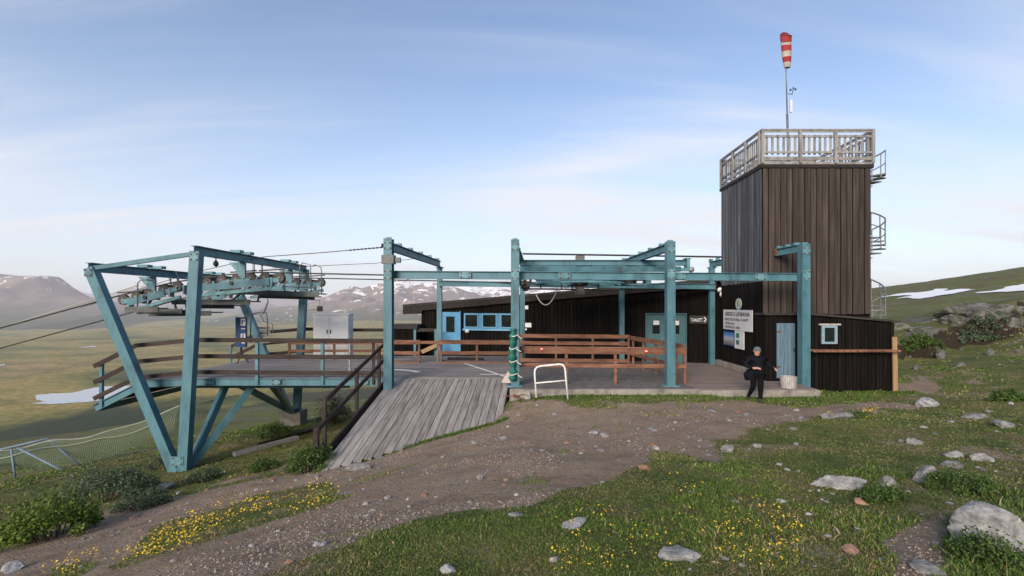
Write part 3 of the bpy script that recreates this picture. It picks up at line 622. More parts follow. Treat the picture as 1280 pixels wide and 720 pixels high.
tb.lathe((tcx, tcy, PZ0), (0, 0, 1), [(0.23, 0), (0.25, 0.2), (0.255, 0.37), (0.22, 0.37), (0.20, 0.1)], 14)
one('wooden_tub', tb, wood_white, 'bleached wooden tub by the pale blue shed door', 'tub')

# ================================================================== windsock on the tower
WD = 19.8; mb_ = (PX(986, WD), WD, TZ1 + 0.05); mt_ = (PX(981.5, WD), WD, PZ(47, WD))
ws = thing('windsock', mb_, 'limp red and white striped windsock on a tall tower mast', 'windsock')
mid = Vector(mb_).lerp(Vector(mt_), 0.45)
MB().tube([mb_, mid], 0.045, 10).build('mast', steel, ws, True)
MB().tube([mid, mt_], 0.024, 8).build('upper_mast', steel, ws, True)
top = Vector(mt_); sock_pts = [(0, 0.24, 0.0), (0.24, 0.235, 1), (0.46, 0.225, 1), (0.72, 0.215, 1), (0.95, 0.20, 1), (1.16, 0.17, 1), (1.36, 0.13, 1)]
for k in range(len(sock_pts) - 2):
    z0, r0, _ = sock_pts[k + 1]; z1, r1, _ = sock_pts[k + 2]; n = 16; mbk = MB()
    ring = lambda z, r: [Vector((top.x + 0.02 + z * 0.05 + r * 0.9 * math.cos(2 * math.pi * q / n) * (1 + 0.05 * math.sin(5 * q)), top.y + r * 0.7 * math.sin(2 * math.pi * q / n), top.z + 0.12 - z + 0.10 * math.sin(2 * math.pi * q / n) * max(0, 1 - z * 1.5))) for q in range(n)]
    a_, b_ = ring(z0, r0), ring(z1, r1)
    mbk.add(a_ + b_, [(q, (q + 1) % n, n + (q + 1) % n, n + q) for q in range(n)]).build('sock_band', red_m if k % 2 == 1 - 0 and False else (white_cloth if k % 2 == 0 else red_m), ws, True)
n = 16; mouth = [Vector((top.x + 0.02 + 0.225 * math.cos(2 * math.pi * q / n), top.y - 0.02 + 0.16 * math.sin(2 * math.pi * q / n), top.z + 0.08 + 0.10 * math.sin(2 * math.pi * q / n))) for q in range(n)]
back = [v + Vector((0, 0.0, -0.24)) for v in mouth]
hood = [Vector((top.x + 0.02 + 0.215 * math.cos(2 * math.pi * q / n), top.y + 0.02 + 0.1 * math.sin(2 * math.pi * q / n), top.z + 0.10 + 0.21 * max(0, math.sin(2 * math.pi * q / n)) - 0.02)) for q in range(n)]
MB().add(mouth + back, [(q, (q + 1) % n, n + (q + 1) % n, n + q) for q in range(n)]).add(hood + mouth, [(q, (q + 1) % n, n + (q + 1) % n, n + q) for q in range(n)] + [tuple(range(n))]).build('hood', red_m, ws, True)
MB().tube(mouth, 0.016, 6, True).build('mouth_ring', dark_steel, ws, True)
aw = thing('wind_gauge', (PX(986, WD), WD, PZ(125, WD)), 'small cup wind gauge clamped to the windsock mast', 'wind gauge')
ap = Vector((PX(988.5, WD), WD, PZ(118, WD)))
MB().tube([(PX(985, WD), WD, PZ(117, WD)), ap + Vector((0.05, 0, 0)), ap + Vector((0.1, 0, 0.2))], 0.016, 6).build('arm', dark_steel, aw)
for k in range(3):
    a = k * 2.1; c = ap + Vector((0.1 + 0.1 * math.cos(a), 0.1 * math.sin(a), 0.22)); MB().lathe(c, (math.cos(a + 1.57), math.sin(a + 1.57), 0), [(0.012, -0.03), (0.04, 0.0), (0.043, 0.03)], 8).build('cup', dark_steel, aw)
MB().box(ap.x - 0.05, ap.x + 0.03, WD - 0.06, WD + 0.02, ap.z - 0.75, ap.z - 0.25).build('housing', white_m, aw)

# ================================================================== station building
WA = Vector((8.96, 22.4, 0)); WB = Vector((-5.59, 26.0, 0)); WU = (WA - WB).normalized(); WN = Vector((WU.y, -WU.x, 0))   # WN faces the camera
if WN.y > 0: WN = -WN
def wall_at(px, off=0.0):
    """point on the station front wall seen at photo column px"""
    d = Vector(((px - XV) / F, 1, 0)); o = WB + WN * off
    s = (o.x * d.y - o.y * d.x) / (WU.y * d.x - WU.x * d.y); return o + WU * s
def wz(px, py, off=0.0): p = wall_at(px, off); return PZ(py, p.y)
def wp(px, py, off=0.0): p = wall_at(px, off); return Vector((p.x, p.y, PZ(py, p.y)))
BZ0 = -2.66
ZL, ZR = wz(506, 383), 1.16
sB = (wall_at(506) - WB).dot(WU); sA = (WA - WB).dot(WU)
def roofz(q): return ZL + (ZR - ZL) * (((q - WB).dot(WU)) - sB) / (sA - sB)
sb = thing('station_building', (WA + WB) / 2 + Vector((0, 0, BZ0)), 'long black timber station building with a sloping roof and blue door', 'building')
LB = wall_at(527)
def wallbox(mb, pA, pB, z0a, z0b, z1a, z1b, depth):
    vs = []
    for off in (0.0, depth):
        for p, z0, z1 in ((pA, z0a, z1a), (pB, z0b, z1b)):
            q = p - WN * off; vs += [Vector((q.x, q.y, z0)), Vector((q.x, q.y, z1))]
    return mb.add(vs, [(0, 2, 3, 1), (4, 5, 7, 6), (0, 1, 5, 4), (2, 6, 7, 3), (1, 3, 7, 5), (0, 4, 6, 2)])
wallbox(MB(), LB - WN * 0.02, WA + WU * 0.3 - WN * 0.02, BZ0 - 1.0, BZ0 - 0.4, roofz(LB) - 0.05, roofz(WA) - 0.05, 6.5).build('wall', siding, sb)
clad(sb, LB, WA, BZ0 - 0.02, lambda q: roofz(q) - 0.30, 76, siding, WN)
ov = wall_at(506)
wallbox(MB(), ov + WN * 0.25, WA + WU * 0.3 + WN * 0.25, roofz(ov) - 0.02, roofz(WA) - 0.02, roofz(ov) + 0.10, roofz(WA) + 0.13, 7.2).build('roof', siding_roof, sb)
for k in range(40):
    a, c = ov.lerp(LB + WU * 4.0, k / 40), ov.lerp(LB + WU * 4.0, (k + 1) / 40)
    hh_ = 0.43 if k < 9 else 0.30
    q = (a + c) / 2; stick('fascia_board', sb, Vector((q.x, q.y, roofz(q) - hh_)) + WN * (0.20 + 0.012 * (k % 2)), Vector((q.x, q.y, roofz(q) - 0.03)) + WN * (0.20 + 0.012 * (k % 2)), (c - a).length * 1.04, 0.03, fascia_m, up=WN)
q0 = LB + WU * 4.0
wallbox(MB(), q0 + WN * 0.215, WA + WN * 0.215, roofz(q0) - 0.28, roofz(WA) - 0.28, roofz(q0) - 0.025, roofz(WA) - 0.025, 0.03).build('fascia', fascia_m, sb)
wallbox(MB(), ov + WN * 0.17, LB, roofz(ov) - 0.42, roofz(LB) - 0.42, roofz(ov) - 0.03, roofz(LB) - 0.03, 6.4).build('eave_box', siding, sb)
def wrect(mb, px0, px1, py0, py1, off0, off1, ref=None):
    """box on the wall between two photo columns; heights taken at the reference column"""
    pr = wall_at(ref if ref else (px0 + px1) / 2).y
    a, c = wall_at(px0), wall_at(px1); z0, z1 = PZ(py1, pr), PZ(py0, pr)
    return mb.obox((a + c) / 2 + WN * (off0 + off1) / 2 + Vector((0, 0, (z0 + z1) / 2)), (c - a) / 2, WN * (off1 - off0) / 2, (0, 0, (z1 - z0) / 2))
bd = wrect(MB(), 553.5, 575.5, 390, 441, 0.065, 0.12).build('door', blue_door, sb); bd['label'] = 'bright blue door with a tall glass pane'
wrect(MB(), 559, 569.5, 395.5, 415, 0.122, 0.13).build('pane', glass_m, bd)
wrect(MB(), 557.8, 559, 394.5, 416, 0.122, 0.145).build('pane_trim', blue_door, bd); wrect(MB(), 569.5, 570.7, 394.5, 416, 0.122, 0.145).build('pane_trim', blue_door, bd)
wrect(MB(), 555, 556.2, 414.5, 416.5, 0.122, 0.19).build('handle', steel, bd)
wrect(MB(), 552, 553.3, 389, 441, 0.065, 0.15).build('frame', blue_door, bd); wrect(MB(), 575.7, 577, 389, 441, 0.065, 0.15).build('frame', blue_door, bd)
frame_l = mat('light_blue_paint', [(0.12, 0.32, 0.46), (0.17, 0.40, 0.55)], 0.45, 4)
win = wrect(MB(), 580.5, 641, 391.5, 412, 0.065, 0.085, 610).build('window_strip', blue_door, sb)
for a, c in ((582.5, 597.5), (604.5, 620.5), (627.5, 641)):
    wrect(MB(), a, c, 393.5, 408.5, 0.088, 0.094, 610).build('pane', glass_m, win)
    for (e0, e1, f0, f1) in ((a - 1, a, 392.5, 409.5), (c, c + 1, 392.5, 409.5), (a, c, 392.5, 393.5), (a, c, 408.5, 409.5)):
        wrect(MB(), e0, e1, f0, f1, 0.088, 0.12, 610).build('frame', frame_l, win)
wrect(MB(), 580, 641.5, 411, 413, 0.065, 0.2, 610).build('sill', frame_l, win)
for (lab, a, c, lx) in (('left', 808.5, 832, 815.5), ('right', 833, 856.5, 840)):
    d2 = wrect(MB(), a, c, 394, 453.5, 0.065, 0.12, 832).build('door', teal_door, sb)
    wrect(MB(), lx, lx + 9, 400, 417, 0.122, 0.13, 832).build('pane', glass_m, d2)
    nn = wrect(MB(), lx + 0.8, lx + 8.6, 400.6, 406, 0.132, 0.137, 832).build('notice', white_m, d2)
    wrect(MB(), lx + 1.8, lx + 7.6, 402, 402.6, 0.138, 0.14, 832).build('print_line', black_m, nn) if False else None
    wrect(MB(), lx - 3.2 if lab == 'right' else lx + 11.5, (lx - 2 if lab == 'right' else lx + 12.7), 422, 425, 0.122, 0.17, 832).build('handle', steel, d2)
wrect(MB(), 806.8, 808.2, 393, 453.5, 0.065, 0.14, 832).build('door_frame', teal_door, sb); wrect(MB(), 856.8, 858.2, 393, 453.5, 0.065, 0.14, 832).build('door_frame', teal_door, sb)
wrect(MB(), 806.8, 858.2, 391.6, 393, 0.065, 0.14, 832).build('door_frame', teal_door, sb)
def wall_thing(name, label, cat, px0, px1, py0, py1, m, off=0.065, th_=0.03):
    mb = wrect(MB(), px0, px1, py0, py1, off, off + th_); return one(name, mb, m, label, cat)
UP = Vector((0, 0, 1))
sg = wall_thing('toilet_sign', 'small black direction sign with white lettering and arrow beside the teal doors', 'sign', 861.5, 884.5, 394.5, 404.5, black_m)
o_ = wp(863, 401.8, 0.10); text_part('lettering', 'TOALETT', o_, WU, UP, 0.15, white_m, sg, width=(wp(878.5, 401, 0.1) - wp(863, 401, 0.1)).length)
c_ = wp(881, 399.5, 0.099); ar_ = MB()
for s in (1, -1): ar_.bar(c_ + WU * 0.06, c_ + WU * -0.03 + UP * 0.11 * s, 0.045, 0.006, WN)
ar_.build('arrow', white_m, sg)
wall_thing('junction_box', 'tiny white junction box high on the black wall', 'box', 657, 661, 382, 386.5, white_m, th_=0.08)
nt_ = wall_thing('paper_notice', 'small white notice on the black wall left of the middle post', 'notice', 656.8, 664.6, 403.5, 409, white_m, th_=0.01)
wall_thing('door_bell', 'tiny white bell push under the small wall notice', 'bell', 657, 659, 410.5, 412.5, white_m, th_=0.04)
fl = thing('flood_light', wp(584.5, 415, 0.1), 'small white lamp under the blue window strip', 'lamp')
MB().lathe(wp(584.5, 413.5, 0.12), WN * 0.8 - UP * 0.5, [(0.05, -0.05), (0.10, 0.0), (0.115, 0.1)], 12).build('shade', white_m, fl, True)
MB().tube([wp(584.5, 413.5, 0.06), wp(584.5, 413.5, 0.12)], 0.025, 6).build('bracket', dark_steel, fl)
fl = thing('flood_light', (8.75, 21.9, 0.55), 'white double flood lamp in the corner between station and tower', 'lamp')
for z, k in ((0.72, 0), (0.52, 1)):
    MB().lathe((8.86 + 0.08 * k, 21.7, z), (-0.3 + 0.5 * k, -1, -0.4), [(0.04, -0.1), (0.10, -0.02), (0.125, 0.06)], 12).build('head', white_m, fl, True)
MB().tube([(8.93, 21.85, 0.35), (8.93, 21.85, 0.85)], 0.025, 6).build('bracket', dark_steel, fl)
# storage bunker left of the building
sh = thing('storage_shed', (PX(506, 24.6), 25.2, BZ0), 'squat dark storage shed left of the station building', 'shed')
MB().box(PX(486, 24.6), PX(520, 24.6), 24.65, 26.2, -4.9, PZ(411.5, 24.6)).build('wall', siding, sh)
clad(sh, (PX(486, 24.6), 24.6, 0), (PX(520, 24.6), 24.6, 0), BZ0 - 0.6, PZ(412, 24.6), 10, siding, (0, -1, 0))
MB().box(PX(484, 24.6), PX(522.5, 24.6), 24.42, 26.3, PZ(411, 24.6), PZ(406, 24.6)).build('roof', siding_roof, sh)
mbp = MB().bar(P(527, 440, 24.3), P(547, 431, 24.3), 0.06, 0.2); one('timber_brace', mbp, wood_tan, 'tan timber stringer slanting beside the small black shed', 'timber')

# signs on the tower side
def tface(py_, z=None): pass
def tw_sign(name, label, cat, px0, px1, py0, py1, m, th_=0.03):
    """flat board on the tower's left face: columns px0 (far) to px1 (near); heights measured at the far edge"""
    X_ = TX0 - 0.09; y0, y1 = X_ * F / (px0 - XV), X_ * F / (px1 - XV)
    z1, z0 = PZ(py0, y0), PZ(py1, y0)
    return one(name, MB().box(X_ - th_, X_, y1, y0, z0, z1), m, label, cat), (X_ - th_, y0, y1, z0, z1)
off_white = mat('off_white_board', [(0.55, 0.56, 0.58), (0.66, 0.67, 0.69)], 0.5, 3)
s1, (sx, y0, y1, z0, z1) = tw_sign('station_sign', 'white station name board with black lettering on the tower side', 'sign', 905, 941, 387, 411, off_white)
W_ = y0 - y1; H_ = z1 - z0; ink = black_m
def tl(txt, u, v, hgt, wfrac): return text_part('lettering', txt, (sx - 0.002, y0 - W_ * u, z0 + H_ * v), (0, -1, 0), UP, H_ * hgt, ink, s1, width=W_ * wfrac)
tl('ABISKO LINBANA', 0.07, 0.70, 0.20, 0.86); tl('BERGSTATION 900m. \u00d6.HAVET', 0.07, 0.46, 0.12, 0.82); tl('L\u00c4NGD 2km.', 0.07, 0.27, 0.12, 0.36); tl('NIV\u00c5SKILLN. 500m.', 0.07, 0.08, 0.12, 0.56)
s2, (sx2, y0, y1, z0, z1) = tw_sign('mountain_poster', 'poster of a blue sky over pale peaks below the station name board', 'poster', 905, 918.5, 413, 431, navy, 0.025)
pm = bpy.data.materials.new('poster_print'); pm.use_nodes = True; t, b, L = nodes(pm)
g = t.nodes.new('ShaderNodeNewGeometry'); sp = t.nodes.new('ShaderNodeSeparateXYZ'); L(g.outputs['Position'], sp.inputs[0])
mr = t.nodes.new('ShaderNodeMapRange'); mr.inputs[1].default_value = z0; mr.inputs[2].default_value = z1; L(sp.outputs[2], mr.inputs[0])
v_ = mth(t, 'ADD', mr.outputs[0], mth(t, 'MULTIPLY', mth(t, 'SUBTRACT', noise(t, g.outputs['Position'], 4, 4), 0.5), 0.35))
L(ramp(t, v_, [(0.0, (0.10, 0.09, 0.09)), (0.3, (0.25, 0.23, 0.24)), (0.5, (0.42, 0.45, 0.52)), (0.72, (0.10, 0.25, 0.50)), (1.0, (0.03, 0.13, 0.36))]), b.inputs['Base Color']); b.inputs['Roughness'].default_value = 0.4
MB().box(sx2 - 0.004, sx2 - 0.001, y1 + 0.05, y0 - 0.05, z0 + 0.05, z1 - 0.05).build('print', pm).parent = None
pr_ = [o for o in COL.objects if o.name.startswith('print') and o.type == 'MESH'][-1]; pr_.parent = s2; pr_.location = -s2.location
s3, (sx3, y0, y1, z0, z1) = tw_sign('notice_board', 'pale notice board with two green panels beside the mountain poster', 'notice board', 919, 930.5, 413, 435, off_white, 0.025)
dg = mat('green_print', [(0.03, 0.12, 0.11), (0.05, 0.18, 0.15)], 0.5, 8)
for v in (0.66, 0.28): MB().box(sx3 - 0.004, sx3 - 0.001, y0 - 0.42, y0 - 0.14, z0 + (z1 - z0) * v - 0.04, z0 + (z1 - z0) * (v + 0.2)).build('green_panel', dg, s3)
s4 = thing('oval_emblem', (TX0 - 0.1, 20.4, PZ(387, 20.4)), 'small oval emblem above the station name board', 'emblem')
yo = (TX0 - 0.09) * F / (923.5 - XV); zo = PZ(380, yo)
MB().add([(TX0 - 0.085 - 0.03 * k, yo + 0.26 * math.cos(a), zo + 0.235 * math.sin(a)) for k in (0, 1) for a in np.linspace(0, 2 * math.pi, 21)[:-1]],
         [tuple(range(20)), tuple(range(39, 19, -1))] + [(q, (q + 1) % 20, 20 + (q + 1) % 20, 20 + q) for q in range(20)]).build('disc', mat('pale_blue_enamel', [(0.35, 0.45, 0.50), (0.45, 0.54, 0.58)], 0.4, 5), s4)
MB().prism([(TX0 - 0.121, yo + dy_, zo + dz_) for dy_, dz_ in ((-0.09, 0.14), (0.09, 0.14), (0.10, -0.02), (0.0, -0.16), (-0.10, -0.02))], (0.003, 0, 0)).build('shield', yellow_m, s4)
MB().box(TX0 - 0.126, TX0 - 0.1225, yo - 0.03, yo + 0.03, zo - 0.1, zo + 0.12).build('figure', dg, s4)

# ================================================================== platform in front of the station
pf_ = thing('platform', (4, 18, PZ0 - 0.4), '', '')
for k in ('label', 'category'):
    if k in pf_: del pf_[k]
pf_['kind'] = 'structure'
MB().box(-0.42, 5.55, 15.5, 25.2, PZ0 - 1.2, PZ0).build('asphalt_surface', asphalt, pf_)
MB().box(-0.46, 5.60, 15.34, 15.497, PZ0 - 0.9, PZ0 + 0.012).build('concrete_edge', concrete, pf_)
MB().box(5.60, 9.45, 15.30, 15.44, PZ0 - 0.6, PZ0 - 0.01).build('concrete_edge', concrete, pf_)
for k in range(52):
    y = 15.44 + k * 0.15
    stick('paver_board', pf_, (5.556, y + 0.075, PZ0 - 0.03), (8.65 if y > 17.0 else 9.42, y + 0.075, PZ0 - 0.03), 0.144, 0.06, paver)
MB().box(5.556, 8.66, 15.45, 23.4, PZ0 - 0.5, PZ0 - 0.065).build('bearer', concrete, pf_)
# ================================================================== steel gantry of the drive station
ga = thing('drive_gantry', (2.5, 19, PZ0), 'teal steel post and beam gantry standing in front of the station', 'gantry')
FY = 16.1
FP = [(PX(486, FY), FY, -4.9, 2.24), (PX(644, FY), FY, -3.3, 2.20), (PX(837.5, FY), FY, -3.2, 2.14), (PX(1004.5, 16.4), 16.4 - 0.02, -3.2, 2.10)]
RP = [(PX(549.5, 22), 22.0, -4.8, 1.72), (PX(653, 22), 22.0, -3.2, 1.72), (PX(777, 22), 22.0, -3.2, 1.72), (8.62, 22.05, -3.2, 1.72)]
for k, (x, y, z0, z1) in enumerate(FP):
    w = 0.138
    p = MB().box(x - w, x + w, y - 0.15, y - 0.128, z0, z1).box(x - w, x + w, y + 0.128, y + 0.15, z0, z1).box(x - 0.012, x + 0.012, y - 0.127, y + 0.127, z0, z1).box(x - w, x - w + 0.012, y - 0.127, y + 0.127, z0, z1).build('post', teal, ga)
    MB().box(x - 0.08, x + 0.08, y - 0.08, y + 0.08, z1, z1 + 0.05).build('post_cap', teal2, p)
    if k in (1, 2): MB().box(x - 0.24, x + 0.24, y - 0.24, y + 0.24, PZ0 - 0.02, PZ0 + 0.025).build('base_plate', teal2, p)
for x, y, z0, z1 in RP:
    p = MB().box(x - 0.11, x + 0.11, y - 0.11, y - 0.095, z0, z1).box(x - 0.11, x + 0.11, y + 0.095, y + 0.11, z0, z1).box(x - 0.01, x + 0.01, y - 0.094, y + 0.094, z0, z1).box(x - 0.11, x - 0.1, y - 0.094, y + 0.094, z0, z1).build('post', teal, ga)
    MB().box(x - 0.17, x + 0.17, y - 0.14, y + 0.14, z1, z1 + 0.04).build('cap_plate', teal2, p)
for k in range(4):
    f, r = FP[k], RP[k]; a = Vector((f[0] + (0.02 if k else 0.05), f[1] + 0.152, 1.98)); c = Vector((r[0], r[1] + 0.1, 1.91))
    if k == 3:
        t_ = (TY0 - 0.08 - a.y) / (c.y - a.y); e = a.lerp(c, t_)
        cb = MB().ibeam(a, e, 0.16, 0.27).build('cross_beam', teal, ga)
        MB().bar(e - (e - a).normalized() * 0.12, e, 0.2, 0.24).build('rusty_end', rust, cb)
        s0 = Vector((8.80, 21.30, 1.915)); s1_ = Vector((8.60, 22.25, 1.90))
        MB().ibeam(s0, s1_, 0.16, 0.27).build('cross_beam', teal, ga); ends = [(a, e, 3)]
        for q in (0.35, 0.9): p = s0.lerp(s1_, q); MB().box(p.x - 0.07, p.x + 0.07, p.y - 0.07, p.y + 0.07, p.z + 0.137, p.z + 0.24).build('clip', teal2, cb)
    else:
        cb = MB().ibeam(a, c, 0.16, 0.27).build('cross_beam', teal, ga); ends = [(a, c, 5)]
    for (a_, c_, n_) in ends:
        for q in range(n_):
            p = Vector(a_).lerp(Vector(c_), (q + 0.6) / n_); MB().box(p.x - 0.09, p.x + 0.09, p.y - 0.06, p.y + 0.06, p.z + 0.137, p.z + 0.22).build('clip', teal2, cb)
fb0, fb1 = Vector((FP[0][0], FY + 0.245, 1.05)), Vector((FP[3][0], 16.4 + 0.22, 0.985))
MB().ibeam(fb0, fb1, 0.15, 0.27).build('front_beam', teal, ga)
MB().ibeam((RP[0][0], 21.80, 1.0), (RP[3][0] + 0.08, 21.80, 0.86), 0.16, 0.24).build('rear_beam', teal, ga)
x, y = FP[0][:2]
grey_c = mat('grey_clamp', [(0.10, 0.11, 0.115), (0.16, 0.17, 0.175)], 0.6, 6); cl_ = MB().box(x - 0.20, x + 0.20, y - 0.17, y + 0.17, PZ(330, y), PZ(319, y)).build('clamp', grey_c, ga); MB().box(x + 0.2, x + 0.40, y - 0.08, y + 0.06, PZ(328.5, y), PZ(322, y)).build('clamp_arm', grey_c, cl_)
# carriage beams above the bullwheel
BC = Vector((PX(725, 19.6), 19.6, 0.97))
MB().ibeam((PX(651, 19.2), 19.2, PZ(328.5, 19.2)), (PX(859, 19.2), 19.2, PZ(328.5, 19.2)), 0.2, 0.22).build('carriage_beam', teal, ga)
MB().ibeam((PX(651, 21.2), 21.2, PZ(331, 21.2)), (PX(840, 21.2), 21.2, PZ(331, 21.2)), 0.2, 0.22).build('carriage_beam', teal, ga)
MB().bar((PX(650, 17.6), 17.6, PZ(336.5, 17.6)), (PX(850, 18.6), 18.6, PZ(336.5, 18.6)), 0.16, 0.2).build('tension_beam', teal, ga)
MB().box(PX(857, 19.2), PX(859, 19.2) + 0.05, 19.0, 19.4, PZ(337, 19.2), PZ(324, 19.2)).box(PX(855, 19.2), PX(862, 19.2), 19.0, 19.4, PZ(324, 19.2), PZ(323, 19.2)).build('end_plate', teal2, ga)
MB().bar((PX(840, 19.0), 19.0, PZ(337, 19)), (PX(863, 19.0), 19.0, PZ(337, 19)), 0.12, 0.14).build('tension_arm', teal2, ga)
MB().lathe((PX(864, 19.0), 19.0, PZ(337, 19)), (0, 1, 0), [(0.09, -0.1), (0.11, -0.06), (0.11, 0.06), (0.09, 0.1)], 14).build('roller', steel, ga, True)
for xx in (PX(662, 19.2), PX(740, 19.2), PX(820, 19.2)): MB().box(xx - 0.06, xx + 0.06, 19.32, 21.09, PZ(331, 19.2) - 0.04, PZ(331, 19.2) + 0.1).build('cross_tie', teal, ga)
MB().tube([(PX(653, 22), 21.9, PZ(317.5, 22)), (PX(903, 22), 21.9, PZ(321.5, 22))], 0.04, 8).build('conduit', dark_steel, ga)
for q in np.linspace(0.03, 0.99, 4): MB().tube([(PX(653 + 250 * q, 22), 21.95, 1.8), (PX(653 + 250 * q, 22), 21.95, PZ(319, 22))], 0.025, 6).build('conduit_bracket', dark_steel, ga) if False else None
MB().tube([(PX(660, 20), 20.0, PZ(361, 20)), (PX(775, 20), 20.0, PZ(362.5, 20))], 0.035, 8).build('lower_pipe', dark_steel, ga)
for q in (676, 702, 715, 748): MB().tube([(PX(q, 20), 20.0, PZ(362, 20)), (PX(q, 20), 20.0, PZ(345, 20))], 0.03, 6).build('drop_hanger', dark_steel, ga)
# bullwheel
bw = thing('bullwheel', BC - Vector((0, 0, 0.4)), 'large horizontal teal bullwheel with spokes under the gantry beams', 'bullwheel')
RB = 1.8
MB().lathe(BC, (0, 0, 1), [(RB - 0.12, -0.10), (RB + 0.05, -0.10), (RB - 0.02, -0.02), (RB - 0.02, 0.02), (RB + 0.05, 0.10), (RB - 0.12, 0.10), (RB - 0.12, -0.10)], 48).build('rim', teal2, bw, False)
bw_r = bw.children[0]
bm = bmesh.new(); bm.from_mesh(bw_r.data); bmesh.ops.delete(bm, geom=[f for f in bm.faces if len(f.verts) > 4], context='FACES'); bm.to_mesh(bw_r.data); bm.free()
for k in range(8):
    a = k * math.pi / 4 + 0.2; MB().bar(BC + Vector((0.2 * math.cos(a), 0.2 * math.sin(a), 0)), BC + Vector(((RB - 0.1) * math.cos(a), (RB - 0.1) * math.sin(a), 0)), 0.12, 0.14).build('spoke', teal2, bw)
MB().lathe(BC, (0, 0, 1), [(0.30, -0.16), (0.34, -0.1), (0.34, 0.1), (0.30, 0.16)], 20).build('hub', dark_steel, bw, True)
MB().box(BC.x - 0.17, BC.x + 0.17, BC.y - 0.17, BC.y + 0.17, 0.45, PZ(320, 19.6)).build('shaft_housing', mat('grey_housing', [(0.09, 0.09, 0.09), (0.13, 0.13, 0.13)], 0.6, 5), bw)
dm = thing('brake_unit', (PX(790, 20), 20, 0.6), 'dark teal drum brake unit between the bullwheel and the tall post', 'brake')
bx0, bx1 = PX(771, 20), PX(806, 20)
MB().box(bx0, bx1, 19.7, 20.5, PZ(350.5, 20), PZ(348.5, 20)).build('upper_plate', teal2, dm); MB().box(bx0, bx1, 19.7, 20.5, PZ(357, 20), PZ(355, 20)).build('lower_plate', teal2, dm)
MB().lathe(((bx0 + bx1) / 2 - 0.1, 20.1, PZ(353, 20)), (0, 0, 1), [(0.36, -0.06), (0.36, 0.06)], 20).build('drum', dark_steel, dm)
MB().box(bx1 + 0.003, bx1 + 0.2, 19.75, 20.4, PZ(356, 20), PZ(347.5, 20)).build('motor', teal2, dm)
hw = thing('guide_wheel', (PX(655, 16.6), 16.5, PZ(362, 16.6)), 'dark spoked guide wheel behind the second front post', 'wheel')
c = Vector((PX(656.5, 16.6), 16.55, PZ(352, 16.6)))
MB().tube([c + Vector((0.19 * math.cos(a), 0, 0.19 * math.sin(a))) for a in np.linspace(0, 2 * math.pi, 21)[:-1]], 0.035, 8, True).build('tyre', rubber, hw, True)
for k in range(6): a = k * math.pi / 3; MB().bar(c, c + Vector((0.17 * math.cos(a), 0, 0.17 * math.sin(a))), 0.03, 0.03, (0, 1, 0)).build('spoke', rust, hw)
MB().lathe(c, (0, 1, 0), [(0.05, -0.06), (0.06, 0.06)], 12).build('hub', rust, hw)
c2_ = c + Vector((0.02, 0.12, -0.2)); MB().lathe(c2_, (0, 1, 0), [(0.12, -0.04), (0.14, 0), (0.12, 0.04)], 16).build('lower_roller', rubber, hw)
one('hanging_cable', MB().tube([P(670, 368, 21.2).lerp(P(695, 366, 21.2), q) + Vector((0, 0, -0.5 * (1 - (2 * q - 1) ** 2))) for q in np.linspace(0, 1, 13)], 0.022, 6), net_rope, 'pale slack cable looping below the bullwheel pipe', 'cable')
# rolled safety net tied to the second post
nr_ = thing('rolled_net', (PX(640, 15.85), 15.9, PZ(475, 15.9)), 'rolled green safety net tied to a gantry post with white cords', 'net')
pts = [(PX(640.5, 15.85) + 0.02 * math.sin(q * 9), 15.86, PZ(475, 15.9) + q * (PZ(411, 15.9) - PZ(475, 15.9))) for q in np.linspace(0, 1, 25)]
MB().tube(pts, [0.10 + 0.028 * math.sin(i * 1.9) + 0.02 * math.sin(i * 0.7) for i in range(25)], 12).build('net_roll', green_net, nr_, True)
for i in (3, 9, 15, 21):
    p = Vector(pts[i]); MB().tube([p + Vector((0.135 * math.cos(a) + 0.05, 0.15 * math.sin(a) - 0.02, 0.03 * math.sin(2 * a + i))) for a in np.linspace(0, 2 * math.pi, 15)[:-1]], 0.012, 5, True).build('cord', white_pipe, nr_)
    MB().tube([p + Vector((0.17, -0.17, 0)), p + Vector((0.22, -0.19, 0.06 * (-1) ** i)), p + Vector((0.30, -0.18, 0.1 * (-1) ** i))], 0.012, 5).build('cord_end', white_pipe, nr_)
one('white_bag', MB().add([(PX(626, 16), 16.2, PZ(478, 16.2)), (PX(638, 16), 16.0, PZ(479, 16)), (PX(637, 16), 16.3, PZ(476, 16.3)), (PX(635, 16), 16.15, PZ(464, 16.1)), (PX(637, 16), 16.1, PZ(467, 16.1))], [(0, 1, 4, 3), (1, 2, 4), (2, 0, 3, 4), (0, 2, 1)]), white_cloth, 'crumpled white cloth at the foot of the netted post', 'cloth')

